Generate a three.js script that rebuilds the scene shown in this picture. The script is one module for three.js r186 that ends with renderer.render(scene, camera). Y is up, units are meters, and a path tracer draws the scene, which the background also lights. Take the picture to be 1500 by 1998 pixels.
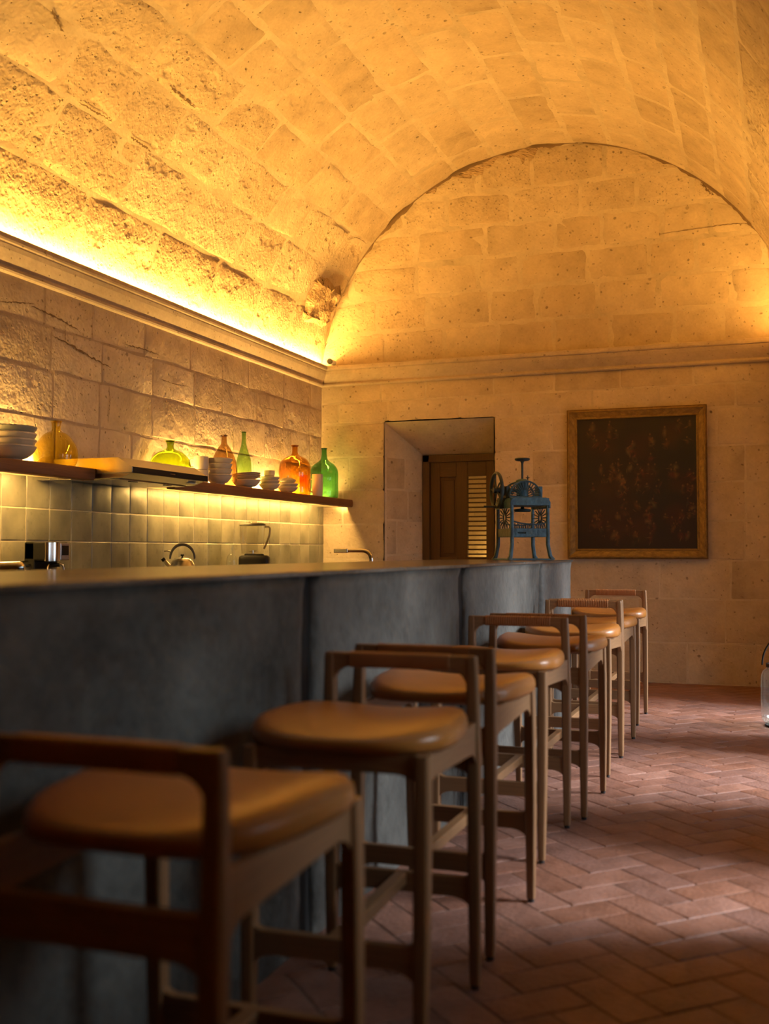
import * as THREE from 'three';
import { RoundedBoxGeometry } from 'three/addons/geometries/RoundedBoxGeometry.js';
import { mergeGeometries, mergeVertices } from 'three/addons/utils/BufferGeometryUtils.js';
import { RectAreaLightUniformsLib } from 'three/addons/lights/RectAreaLightUniformsLib.js';

// ---------------------------------------------------------------- camera, light, exposure
const scene = new THREE.Scene();
const camera = new THREE.PerspectiveCamera(2 * Math.atan(999 / 2057) * 180 / Math.PI, 1500 / 1998, 0.1, 100);
camera.position.set(0, 1.16, 0);
camera.rotation.order = 'YXZ';
camera.rotation.set(2.116 * Math.PI / 180, 20.216 * Math.PI / 180, 0);
camera.focus = 7.6;
camera.userData.fStop = 2.0;
scene.background = new THREE.Color(0.62, 0.74, 0.88);
scene.backgroundIntensity = 4.0;
const renderer = new THREE.WebGLRenderer({ antialias: true });
renderer.toneMapping = THREE.LinearToneMapping;
renderer.toneMappingExposure = 1.0;
renderer.shadowMap.enabled = true;
RectAreaLightUniformsLib.init();
const WARM = new THREE.Color().setRGB(1.0, 0.50, 0.09), WARM_SHELF = new THREE.Color().setRGB(1.0, 0.57, 0.14);
const COVE = 570, SHELF_UP = 750, SHELF_DOWN = 400;
const DAY = new THREE.Color().setRGB(0.95, 0.97, 1.0);
// hazy low daylight that enters by the doorways of the right wall
const day = new THREE.DirectionalLight(DAY, 12);
{ const el = 33 * Math.PI / 180, az = -4 * Math.PI / 180; day.position.set(Math.cos(el) * Math.cos(az) * 12 - 1, Math.sin(el) * 12, Math.cos(el) * Math.sin(az) * 12 - 6); day.target.position.set(-1, 0, -6); }
day.castShadow = true; day.shadow.radius = 40 / 0.53;
Object.assign(day.shadow.camera, { left: -8, right: 8, top: 8, bottom: -8, near: 0.5, far: 30 });
scene.add(day, day.target);
function areaLight(color, intensity, w, h, pos, dir, along, parent = scene) {   // a rectangle at pos that shines towards dir, its width along «along»
  const l = new THREE.RectAreaLight(color, intensity, w, h);
  const z = new THREE.Vector3(...dir).normalize().negate(), x = new THREE.Vector3(...along).normalize(), y = new THREE.Vector3().crossVectors(z, x).normalize();
  x.crossVectors(y, z);
  l.quaternion.setFromRotationMatrix(new THREE.Matrix4().makeBasis(x, y, z));
  l.position.set(...pos);
  l.castShadow = true;
  parent.add(l);
  return l;
}

// ---------------------------------------------------------------- helpers
let seed = 12345;
const rnd = () => { seed = (seed + 0x6D2B79F5) | 0; let t = Math.imul(seed ^ (seed >>> 15), 1 | seed); t = (t + Math.imul(t ^ (t >>> 7), 61 | t)) ^ t; return ((t ^ (t >>> 14)) >>> 0) / 4294967296; };
const rr = (a, b) => a + (b - a) * rnd();
const V = (x, y, z) => new THREE.Vector3(x, y, z);
const clamp = (x, a, b) => Math.min(b, Math.max(a, x));
const smooth = (a, b, x) => { const t = clamp((x - a) / (b - a), 0, 1); return t * t * (3 - 2 * t); };
const used = {};
function numbered(name) { const n = used[name] = (used[name] ?? -1) + 1; return n ? `${name}_${String(n).padStart(3, '0')}` : name; }
function shade(o) { o.castShadow = o.receiveShadow = true; return o; }
function thing(name, label, category, [x, y, z] = [0, 0, 0], turn = 0, group) {
  const o = new THREE.Group(); o.name = numbered(name); scene.add(o);
  o.position.set(x, y, z); o.rotation.y = turn; o.userData = { label, category };
  if (group) o.userData.group = group;
  return o;
}
function part(name, geo, mat, parent, label) {
  const m = shade(new THREE.Mesh(Array.isArray(geo) ? merge(geo) : geo, mat)); m.name = name; parent.add(m);
  if (label) m.userData.label = label;
  return m;
}
function struct(name, geo, mat, label) {
  const m = part(name, geo, mat, scene); m.userData = { kind: 'structure', label }; return m;
}
function copy(root, [x, y, z], turn, label) {
  const r = root.clone(); r.name = numbered(root.name.replace(/_\d{3}$/, '')); scene.add(r);
  r.position.set(x, y, z); r.rotation.y = turn; r.userData = { ...root.userData, label };
  return r;
}
function merge(list) {
  return mergeGeometries(list.map(g => {
    const h = g.index ? g.toNonIndexed() : g;
    for (const k of Object.keys(h.attributes)) if (!['position', 'normal', 'uv'].includes(k)) h.deleteAttribute(k);
    return h;
  }));
}
const moved = (g, x, y, z) => { g.translate(x, y, z); return g; };
// box of real size with uv in metres
function box(x0, x1, y0, y1, z0, z1) {
  const g = new THREE.BoxGeometry(x1 - x0, y1 - y0, z1 - z0).translate((x0 + x1) / 2, (y0 + y1) / 2, (z0 + z1) / 2);
  return boxUV(g);
}
function boxUV(g) {                                        // uv in metres from position, by the main direction of each normal
  const p = g.attributes.position, n = g.attributes.normal, uv = new Float32Array(p.count * 2);
  for (let i = 0; i < p.count; i++) {
    const ax = Math.abs(n.getX(i)), ay = Math.abs(n.getY(i)), az = Math.abs(n.getZ(i));
    const [u, v] = ax >= ay && ax >= az ? [p.getZ(i), p.getY(i)] : ay >= az ? [p.getX(i), p.getZ(i)] : [p.getX(i), p.getY(i)];
    uv[2 * i] = u; uv[2 * i + 1] = v;
  }
  g.setAttribute('uv', new THREE.BufferAttribute(uv, 2));
  return g;
}
const rbox = (w, h, d, r, x = 0, y = 0, z = 0, s = 3) => boxUV(new RoundedBoxGeometry(w, h, d, s, r).translate(x, y, z));
function lathe(pts, seg = 40) { return new THREE.LatheGeometry(pts.map(p => new THREE.Vector2(Math.max(p[0], 1e-4), p[1])), seg); }
// a smooth profile through points, for lathes
function profile(pts, n = 40) {
  const c = new THREE.CatmullRomCurve3(pts.map(p => V(p[0], p[1], 0)), false, 'centripetal');
  return c.getPoints(n).map(p => [Math.max(p.x, 1e-4), p.y]);
}
function tube(pts, r, seg = 32, rad = 10, closed = false) {
  return new THREE.TubeGeometry(new THREE.CatmullRomCurve3(pts.map(p => V(...p)), closed, 'centripetal'), seg, r, rad, closed);
}
function rod(a, b, r, n = 12, r2 = r) {
  const A = V(...a), B = V(...b), d = B.clone().sub(A);
  const g = new THREE.CylinderGeometry(r2, r, d.length(), n);
  g.applyQuaternion(new THREE.Quaternion().setFromUnitVectors(V(0, 1, 0), d.normalize()));
  return g.translate((A.x + B.x) / 2, (A.y + B.y) / 2, (A.z + B.z) / 2);
}
// closed rings joined into a skin with end caps; uv in metres (u round, v along)
function loft(rings, caps = true) {
  const n = rings[0].length, pos = [], uv = [], idx = [];
  let v = 0;
  rings.forEach((ring, k) => {
    if (k) v += ring[0].distanceTo(rings[k - 1][0]);
    let u = 0;
    for (let i = 0; i <= n; i++) { const p = ring[i % n]; if (i) u += p.distanceTo(ring[i - 1]); pos.push(p.x, p.y, p.z); uv.push(u, v); }
  });
  for (let k = 0; k + 1 < rings.length; k++) for (let i = 0; i < n; i++) {
    const a = k * (n + 1) + i, b = a + n + 1;
    idx.push(a, a + 1, b, a + 1, b + 1, b);
  }
  const g = new THREE.BufferGeometry();
  g.setAttribute('position', new THREE.Float32BufferAttribute(pos, 3)); g.setAttribute('uv', new THREE.Float32BufferAttribute(uv, 2)); g.setIndex(idx);
  g.computeVertexNormals();
  const na = g.attributes.normal;
  for (let k = 0; k < rings.length; k++) {                  // close the seam
    const a = k * (n + 1), b = a + n, s = V(na.getX(a) + na.getX(b), na.getY(a) + na.getY(b), na.getZ(a) + na.getZ(b)).normalize();
    na.setXYZ(a, s.x, s.y, s.z); na.setXYZ(b, s.x, s.y, s.z);
  }
  if (!caps) return g;
  const list = [g];
  for (const [k, flip] of [[0, true], [rings.length - 1, false]]) {
    const ring = rings[k], c = ring.reduce((s, p) => s.add(p), V(0, 0, 0)).multiplyScalar(1 / n), cp = [], cu = [];
    for (let i = 0; i < n; i++) { const a = ring[i], b = ring[(i + 1) % n]; for (const p of flip ? [c, b, a] : [c, a, b]) { cp.push(p.x, p.y, p.z); cu.push(p.x + p.z, p.y); } }
    const cg = new THREE.BufferGeometry();
    cg.setAttribute('position', new THREE.Float32BufferAttribute(cp, 3)); cg.setAttribute('uv', new THREE.Float32BufferAttribute(cu, 2)); cg.computeVertexNormals();
    list.push(cg);
  }
  return merge(list);
}
// rounded-rectangle section (superellipse) points in a plane
function section(w, d, n = 16, e = 0.45) {
  const out = [];
  for (let i = 0; i < n; i++) { const a = 2 * Math.PI * (i + 0.5) / n, c = Math.cos(a), s = Math.sin(a); out.push([Math.sign(c) * Math.abs(c) ** e * w / 2, Math.sign(s) * Math.abs(s) ** e * d / 2]); }
  return out;
}
// an upright bar through stations [x, y, z, width along x, width along z]
function upright(st, n = 16, e = 0.45) { return loft(st.map(([x, y, z, w, d]) => section(w, d, n, e).map(([a, b]) => V(x + a, y, z - b)))); }
function extrude(shape, depth, bevel = 0.003, curve = 10) {
  const g = new THREE.ExtrudeGeometry(shape, { depth: depth - 2 * bevel, bevelEnabled: bevel > 0, bevelSize: bevel, bevelThickness: bevel, bevelSegments: 2, bevelOffset: -bevel, curveSegments: curve, steps: 1 });
  return g.translate(0, 0, -depth / 2 + bevel);
}
function poly(pts) { const s = new THREE.Shape(); pts.forEach((p, i) => i ? s.lineTo(...p) : s.moveTo(...p)); s.closePath(); return s; }

// ---------------------------------------------------------------- textures
const TABLE = new Float32Array(65536); for (let i = 0; i < 65536; i++) TABLE[i] = rnd();
const hash = (x, y, s) => TABLE[((x * 374761 + y * 668265 + s * 9176) ^ ((x * 7 + y * 131 + s * 31) << 5)) & 65535];
function vnoise(x, y, p, s) {                              // value noise that repeats after p cells
  const xi = Math.floor(x), yi = Math.floor(y), fx = x - xi, fy = y - yi, u = fx * fx * (3 - 2 * fx), w = fy * fy * (3 - 2 * fy);
  const x0 = ((xi % p) + p) % p, x1 = (x0 + 1) % p, y0 = ((yi % p) + p) % p, y1 = (y0 + 1) % p;
  const a = hash(x0, y0, s), b = hash(x1, y0, s), c = hash(x0, y1, s), d = hash(x1, y1, s);
  return a + (b - a) * u + (c - a) * w + (a - b - c + d) * u * w;
}
function fbm(x, y, p, s, oct) { let t = 0, a = 0.5, n = 0; for (let o = 0; o < oct; o++) { t += a * vnoise(x, y, p, s + o); n += a; x *= 2; y *= 2; p *= 2; a *= 0.5; } return t / n; }
const enc = v => 255 * (v <= 0.0031308 ? 12.92 * v : 1.055 * Math.pow(v, 1 / 2.4) - 0.055);
function toTexture(N, M, f, srgb, period) {
  const data = new Uint8Array(N * M * 4);
  for (let i = 0; i < N * M; i++) { const c = f(i); for (let k = 0; k < 3; k++) data[4 * i + k] = clamp(srgb ? enc(clamp(c[k], 0, 1)) : 255 * c[k], 0, 255); data[4 * i + 3] = 255; }
  const t = new THREE.DataTexture(data, N, M);
  t.wrapS = t.wrapT = THREE.RepeatWrapping; t.magFilter = THREE.LinearFilter; t.minFilter = THREE.LinearMipmapLinearFilter; t.generateMipmaps = true;
  if (srgb) t.colorSpace = THREE.SRGBColorSpace;
  t.repeat.set(1 / period[0], 1 / period[1]); t.needsUpdate = true;
  return t;
}
// porous white volcanic stone: tone and relief; «pits» holes per tile of «size» metres
function stoneMaps(N, size, pits, rough, s0) {
  const tone = new Float32Array(N * N), hgt = new Float32Array(N * N);
  for (let y = 0; y < N; y++) for (let x = 0; x < N; x++) {
    const i = y * N + x, u = x / N, v = y / N;
    const big = fbm(u * 5, v * 5, 5, s0, 4), mid = fbm(u * 24, v * 24, 24, s0 + 11, 4), fine = fbm(u * 150, v * 150, 150, s0 + 23, 2);
    tone[i] = 0.80 + 0.30 * (big - 0.5) + 0.22 * (mid - 0.5) + 0.10 * (fine - 0.5);
    const scrape = fbm(u * 40, v * 12, 4, s0 + 37, 3);
    hgt[i] = 0.72 + rough * (0.9 * (mid - 0.5) + 0.30 * (fine - 0.5) + 0.35 * (scrape - 0.5));
    const gouge = smooth(0.62, 0.80, fbm(u * 16, v * 16, 16, s0 + 51, 3)) * rough;
    hgt[i] -= 0.55 * gouge; tone[i] -= 0.05 * gouge;
  }
  for (let k = 0; k < pits; k++) {
    const big = rnd() < 0.10, cx = rnd() * N, cy = rnd() * N, r = (big ? rr(4, 9) : rr(1.2, 4.2)) * N / (size * 640), a = rnd() * 3.14, e = rr(0.4, 1), deep = rr(0.25, 0.75);
    const R = Math.ceil(r * 2);
    for (let dy = -R; dy <= R; dy++) for (let dx = -R; dx <= R; dx++) {
      const px = (dx * Math.cos(a) + dy * Math.sin(a)) / r, py = (-dx * Math.sin(a) + dy * Math.cos(a)) / (r * e), q = px * px + py * py;
      if (q > 2) continue;
      const i = (((cy | 0) + dy + N) % N) * N + (((cx | 0) + dx + N) % N), w = smooth(1.5, 0.5, q);
      hgt[i] -= 0.6 * deep * w; tone[i] -= tone[i] * (big ? 0.7 : 0.5) * deep * w;
    }
  }
  return {
    map: toTexture(N, N, i => { const t = tone[i]; return [t, t * (0.93 + 0.07 * t), t * (0.86 + 0.14 * t)]; }, true, [size, size]),
    bump: toTexture(N, N, i => [hgt[i], hgt[i], hgt[i]], false, [size, size]),
  };
}
function simpleMaps(N, M, size, tone, height) {             // tone(u,v) -> [r,g,b] multiplier, height(u,v) -> 0..1
  const o = {};
  if (tone) o.map = toTexture(N, M, i => tone((i % N) / N, Math.floor(i / N) / M), true, size);
  if (height) o.bump = toTexture(N, M, i => { const h = height((i % N) / N, Math.floor(i / N) / M); return [h, h, h]; }, false, size);
  return o;
}
const STONE_A = stoneMaps(1536, 2.4, 1100, 0.5, 3), STONE_B = stoneMaps(1536, 2.4, 2800, 0.9, 71);
const BASALT = simpleMaps(1024, 1024, [1.6, 1.6],
  (u, v) => { const b = fbm(u * 6, v * 6, 6, 5, 5), f = fbm(u * 60, v * 60, 60, 9, 3), t = clamp(0.62 + 0.95 * (b - 0.5) + 0.28 * (f - 0.5), 0.15, 1); return [t, t * 1.0, t * 0.99]; },
  (u, v) => 0.5 + 0.9 * (fbm(u * 9, v * 9, 9, 15, 5) - 0.5) + 0.35 * (fbm(u * 50, v * 50, 50, 19, 3) - 0.5));
const grain = (u, v, s) => { const w = fbm(u * 3, v * 3, 3, s, 3), st = vnoise(u * 60 + w * 14, v * 2, 1 << 12, s + 5), fi = vnoise(u * 220, v * 8, 1 << 12, s + 6); return 0.78 + 0.24 * (st - 0.5) + 0.16 * (fi - 0.5) + 0.2 * (w - 0.5); };
const WOOD = simpleMaps(512, 1024, [0.25, 1.0], (u, v) => { const t = grain(u, v, 200); return [t, t * 0.97, t * 0.92]; }, (u, v) => grain(u, v, 200));
const CLAY = simpleMaps(768, 768, [0.9, 0.9],
  (u, v) => { const b = fbm(u * 7, v * 7, 7, 90, 5), f = fbm(u * 80, v * 80, 80, 95, 2), t = 0.74 + 0.5 * (b - 0.5) + 0.22 * (f - 0.5); return [t, t * (0.92 + 0.16 * b), t * (0.84 + 0.3 * b)]; },
  (u, v) => 0.5 + 0.7 * (fbm(u * 18, v * 18, 18, 91, 4) - 0.5) + 0.4 * (fbm(u * 90, v * 90, 90, 97, 2) - 0.5));
const GLAZE = simpleMaps(768, 768, [0.9, 0.9],
  (u, v) => { const b = fbm(u * 6, v * 6, 6, 130, 5), t = 0.70 + 0.75 * (b - 0.5), d = smooth(0.66, 0.8, fbm(u * 30, v * 30, 30, 139, 3)); return [t - 0.12 * d, t * 0.99 - 0.12 * d, t * 0.95 - 0.12 * d]; },
  (u, v) => 0.5 + 0.8 * (fbm(u * 9, v * 9, 9, 133, 3) - 0.5));
const HIDE = simpleMaps(512, 512, [0.25, 0.25], (u, v) => { const t = 0.85 + 0.22 * (fbm(u * 5, v * 5, 5, 150, 4) - 0.5); return [t, t, t]; }, (u, v) => fbm(u * 60, v * 60, 60, 155, 2));
const WORN = simpleMaps(512, 512, [0.3, 0.3],
  (u, v) => { const t = 0.6 + 0.8 * (fbm(u * 8, v * 8, 8, 170, 5) - 0.5), w = smooth(0.64, 0.76, fbm(u * 20, v * 20, 20, 177, 4)); return [clamp(t * (1 - w) + 0.9 * w, 0, 1), clamp(t * (1 - w) + 0.75 * w, 0, 1), clamp(t * (1 - w) + 0.7 * w, 0, 1)]; },
  (u, v) => fbm(u * 20, v * 20, 20, 171, 4));
const GILT = simpleMaps(512, 512, [0.4, 0.4], (u, v) => { const t = 0.72 + 0.7 * (fbm(u * 14, v * 14, 14, 190, 5) - 0.5); return [t, t * (0.9 + 0.1 * t), t * 0.9]; }, (u, v) => fbm(u * 30, v * 30, 30, 191, 3));

// ---------------------------------------------------------------- materials
const rgb = (r, g, b) => new THREE.Color().setRGB(r, g, b);
function M(name, color, roughness, o = {}) { const m = new THREE.MeshPhysicalMaterial({ color, roughness, side: THREE.DoubleSide, ...o }); m.name = name; return m; }
const withMaps = (t, bumpScale, o = {}) => ({ map: t.map, bumpMap: t.bump, bumpScale, ...o });
const stoneTones = [[0.68, 0.565, 0.41], [0.655, 0.535, 0.38], [0.70, 0.585, 0.43], [0.63, 0.515, 0.365]];
const MAT = {
  wallStone: stoneTones.map((c, i) => M('smooth sillar stone', rgb(...c), 0.95, withMaps(STONE_A, 0.010, { specularIntensity: 0.2 }))),
  pittedStone: stoneTones.map((c, i) => M('pitted sillar stone', rgb(...c), 0.95, withMaps(STONE_B, 0.010, { specularIntensity: 0.2 }))),
  mortar: M('lime mortar', rgb(0.70, 0.60, 0.45), 0.95, withMaps(STONE_A, 0.006, { specularIntensity: 0.2 })),
  joint: M('dark mortar', rgb(0.55, 0.44, 0.31), 0.95, withMaps(STONE_A, 0.008, { specularIntensity: 0.2 })),
  paintedCrack: M('painted joint shade', rgb(0.17, 0.11, 0.06), 1),
  cornice: M('dressed stone', rgb(0.60, 0.49, 0.36), 0.9, withMaps(STONE_A, 0.006, { specularIntensity: 0.25 })),
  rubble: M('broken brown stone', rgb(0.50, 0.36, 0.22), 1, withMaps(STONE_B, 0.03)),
  basalt: [[0.128, 0.130, 0.119], [0.148, 0.150, 0.138], [0.122, 0.126, 0.116], [0.20, 0.20, 0.188]].map(c => M('split grey stone', rgb(...c), 0.72, withMaps(BASALT, 0.014))),
  counterTop: M('honed grey stone', rgb(0.17, 0.165, 0.15), 0.20, withMaps(BASALT, 0.0008)),
  dark: M('painted gap shade', rgb(0.02, 0.02, 0.02), 1),
  clay: [[0.30, 0.142, 0.098], [0.275, 0.125, 0.085], [0.325, 0.16, 0.115], [0.27, 0.135, 0.102], [0.285, 0.126, 0.080], [0.255, 0.125, 0.094]].map(c => M('terracotta', rgb(...c), 0.55, withMaps(CLAY, 0.004))),
  grout: M('floor joint', rgb(0.20, 0.115, 0.08), 0.9, withMaps(CLAY, 0.003)),
  tile: [[0.225, 0.215, 0.165], [0.195, 0.19, 0.147], [0.255, 0.24, 0.184], [0.21, 0.20, 0.153]].map(c => M('glazed grey tile', rgb(...c), 0.36, withMaps(GLAZE, 0.003))),
  tileGrout: M('tile grout', rgb(0.50, 0.43, 0.30), 0.9),
  oak: M('brown oak', rgb(0.30, 0.165, 0.078), 0.42, withMaps(WOOD, 0.0006)),
  leather: M('tan leather', rgb(0.43, 0.17, 0.035), 0.31, withMaps(HIDE, 0.0004)),
  cord: M('tan leather cord', rgb(0.37, 0.155, 0.052), 0.5, withMaps(HIDE, 0.0005)),
  rubber: M('black glide', rgb(0.02, 0.02, 0.02), 0.5),
  shelfWood: M('dark reclaimed wood', rgb(0.21, 0.085, 0.03), 0.6, withMaps(WOOD, 0.003)),
  doorWood: M('dark door wood', rgb(0.115, 0.058, 0.022), 0.5, withMaps(WOOD, 0.001)),
  steel: M('brushed steel', rgb(0.62, 0.60, 0.57), 0.26, { metalness: 1 }),
  chrome: M('chrome', rgb(0.80, 0.79, 0.77), 0.10, { metalness: 1 }),
  blackPlastic: M('black plastic', rgb(0.014, 0.014, 0.014), 0.45, { specularIntensity: 0.4 }),
  blackGlass: M('black display glass', rgb(0.01, 0.01, 0.012), 0.08),
  ceramic: M('cream ceramic', rgb(0.64, 0.555, 0.40), 0.30),
  ceramicGrey: M('grey green ceramic', rgb(0.34, 0.34, 0.26), 0.35),
  iron: M('worn blue enamel on iron', rgb(0.056, 0.18, 0.275), 0.45, withMaps(WORN, 0.002)),
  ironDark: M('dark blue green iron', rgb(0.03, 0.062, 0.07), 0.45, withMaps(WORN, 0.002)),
  gilt: M('aged gold', rgb(0.34, 0.215, 0.05), 0.5, { metalness: 0.2, ...withMaps(GILT, 0.003) }),
  giltDark: M('dark gold edge', rgb(0.22, 0.12, 0.035), 0.5, { metalness: 0.3, ...withMaps(GILT, 0.003) }),
  whitePlastic: M('white plastic', rgb(0.75, 0.74, 0.70), 0.4),
  glow: M('glowing diode strip', rgb(0.9, 0.8, 0.6), 0.6, { emissive: rgb(1.0, 0.66, 0.26), emissiveIntensity: 6 }),
  dimming: M('smoked glass of the added window', rgb(0.45, 0.47, 0.48), 0.02, { transmission: 1, thickness: 0, ior: 1.5 }),
  clearGlass: M('clear glass', rgb(0.95, 0.97, 0.95), 0.03, { transmission: 1, thickness: 0, ior: 1.5 }),
};
const tinted = (name, r, g, b, rough = 0.04) => M(name, rgb(r, g, b), rough, { transmission: 1, thickness: 0, ior: 1.5 });

// ---------------------------------------------------------------- the room
const XL = -4.2, XR = 0.26, ZB = -9.59, ZF = 5, XC = -1.97, YC = 2.68, R = 2.25, CT = 2.98, TH0 = Math.asin((CT - YC) / R);
const swapUV = g => { const a = g.attributes.uv; for (let i = 0; i < a.count; i++) a.setXY(i, a.getY(i), a.getX(i)); return g; };
// one stone, tile or brick face on any surface: at(u, v, h) gives the point h in front of the surface; edges sink below it
function faceBlock(at, u0, u1, v0, v1, { proud = 0.006, bevel = 0.014, jitter = 0.006, bump = 0.002, tilt = 0.002, sink = -0.004, nu = 3, nv = 2, turn = false } = {}) {
  const us = [0, bevel / (u1 - u0)], vs = [0, bevel / (v1 - v0)];
  for (let i = 1; i < nu; i++) us.push(i / nu); for (let j = 1; j < nv; j++) vs.push(j / nv);
  us.push(1 - us[1], 1); vs.push(1 - vs[1], 1);
  const pos = [], uv = [], idx = [], W = us.length, H = vs.length, tu = rr(-tilt, tilt), tv = rr(-tilt, tilt), ou = rr(0, 9), ov = rr(0, 9);
  for (let j = 0; j < H; j++) for (let i = 0; i < W; i++) {
    const edge = i === 0 || j === 0 || i === W - 1 || j === H - 1, near = i <= 1 || j <= 1 || i >= W - 2 || j >= H - 2;
    const u = u0 + (u1 - u0) * us[i] + (near ? rr(-jitter, jitter) : 0), v = v0 + (v1 - v0) * vs[j] + (near ? rr(-jitter, jitter) : 0);
    const h = edge ? sink : proud + tu * (us[i] - 0.5) * 2 + tv * (vs[j] - 0.5) * 2 + rr(-bump, bump);
    const p = at(u, v, h); pos.push(p.x, p.y, p.z);
    uv.push(...(turn ? [v + ov, u + ou] : [u + ou, v + ov]));
  }
  const e = 1e-3, o = at(u0, v0, 0), flip = at(u0 + e, v0, 0).sub(o).cross(at(u0, v0 + e, 0).sub(o)).dot(at(u0, v0, e).sub(o)) < 0;
  for (let j = 0; j + 1 < H; j++) for (let i = 0; i + 1 < W; i++) {
    const a = j * W + i, b = a + 1, c = a + W, d = c + 1;
    idx.push(...(flip ? [a, c, b, b, c, d] : [a, b, c, b, d, c]));
  }
  const g = new THREE.BufferGeometry();
  g.setAttribute('position', new THREE.Float32BufferAttribute(pos, 3)); g.setAttribute('uv', new THREE.Float32BufferAttribute(uv, 2)); g.setIndex(idx); g.computeVertexNormals();
  return g;
}
const pick = a => a[Math.floor(rnd() * a.length)];
// rows of stones between u and v limits
function courses(at, parent, rows, span, lens, gap, mats, opt, keep = () => true) {
  for (let r = 0; r + 1 < rows.length; r++) for (const [a, b] of span(rows[r], rows[r + 1])) {
    let u = a, first = rr(0.4, 1) * rr(...lens);
    while (u < b - 0.02) {
      let w = first || rr(...lens); first = 0;
      if (b - u - w < 0.16) w = b - u;
      if (keep(u, u + w, rows[r], rows[r + 1])) part('stone', faceBlock(at, u + gap / 2, u + w - gap / 2, rows[r] + gap / 2, rows[r + 1] - gap / 2, opt), pick(mats(u + w / 2, (rows[r] + rows[r + 1]) / 2)), parent);
      u += w;
    }
  }
}

// a ragged dark ribbon painting the shade of an open joint on a surface
function paintedCrack(at, parent, pts, width, h = 0.0075) {
  const c = new THREE.CatmullRomCurve3(pts.map(([u, v]) => V(u, v, 0))), n = 10 * pts.length, pos = [], uv = [], idx = [];
  for (let i = 0; i <= n; i++) {
    const t = i / n, a = c.getPoint(t), d = c.getTangent(t), w = width * (0.15 + 0.85 * Math.sin(Math.PI * t) ** 0.5) * rr(0.25, 1), o = rr(-0.3, 0.3) * width;
    for (const s of [-1, 1]) { const p = at(a.x - d.y * (s * w / 2 + o), a.y + d.x * (s * w / 2 + o), h); pos.push(p.x, p.y, p.z); uv.push(t, s); }
    if (i < n) { const k = 2 * i; idx.push(k, k + 1, k + 2, k + 2, k + 1, k + 3); }
  }
  const g = new THREE.BufferGeometry(); g.setAttribute('position', new THREE.Float32BufferAttribute(pos, 3)); g.setAttribute('uv', new THREE.Float32BufferAttribute(uv, 2)); g.setIndex(idx); g.computeVertexNormals();
  part('joint_shade', g, MAT.paintedCrack, parent);
}

// floor: joint bed, then herringbone terracotta bricks laid at 45 degrees
const floor = struct('floor', box(XL - 0.4, XR + 1.6, -0.12, -0.0045, -10.9, ZF + 0.3), MAT.grout, 'herringbone terracotta brick floor');
{
  const bw = 0.13, bl = 0.26, g = 0.004, variants = [];
  const flat = (u, v, h) => V(u, h, -v);
  for (let k = 0; k < 4; k++) variants.push(faceBlock(flat, -bl / 2 + g / 2, bl / 2 - g / 2, -bw / 2 + g / 2, bw / 2 - g / 2, { proud: 0, bevel: 0.005, jitter: 0.0014, bump: 0.0006, tilt: 0.0009, sink: -0.005, nu: 2, nv: 1 }));
  const list = [], c = Math.SQRT1_2;
  for (let i = -70; i < 70; i++) for (let j = -70; j < 70; j++) {
    const k = (((i - j) % 4) + 4) % 4;
    if (k !== 0 && k !== 3) continue;
    const px = k === 0 ? (i + 1) * bw : (i + 0.5) * bw, py = k === 0 ? (j + 0.5) * bw : (j + 1) * bw;
    const x = (px - py) * c - 1, z = -(px + py) * c - 3.5;
    if (x < XL - 0.1 || x > XR + 0.9 || z < ZB - 0.5 || z > ZF) continue;
    const ahead = -x * 0.3456 - z * 0.9384, side = x * 0.9384 - z * 0.3456;
    const seen = x > -1.35 && x < 0.2 && z > ZB && ahead > 0.5 && Math.abs(side / ahead) < 0.39 && 1.12 / ahead < 0.54;
    list.push({ x, z, turn: (k === 0 ? 1 : 3) * Math.PI / 4, d: seen ? Math.hypot(x, z) : 1e6, v: Math.floor(rnd() * 4), m: pick(MAT.clay), h: rr(-0.0014, 0.0002) });
  }
  list.sort((a, b) => a.d - b.d);
  const rest = MAT.clay.map(() => []);
  list.forEach((b, n) => {
    if (n < 300) {
      const m = part(numbered('brick'), variants[b.v], b.m, floor);
      m.position.set(b.x, b.h, b.z); m.rotation.y = b.turn;
    } else rest[MAT.clay.indexOf(b.m)].push(variants[b.v].clone().rotateY(b.turn).translate(b.x, b.h, b.z));
  });
  rest.forEach((gs, i) => { if (gs.length) part('floor_bricks', gs, MAT.clay[i], floor).userData.kind = 'stuff'; });
}

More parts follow.
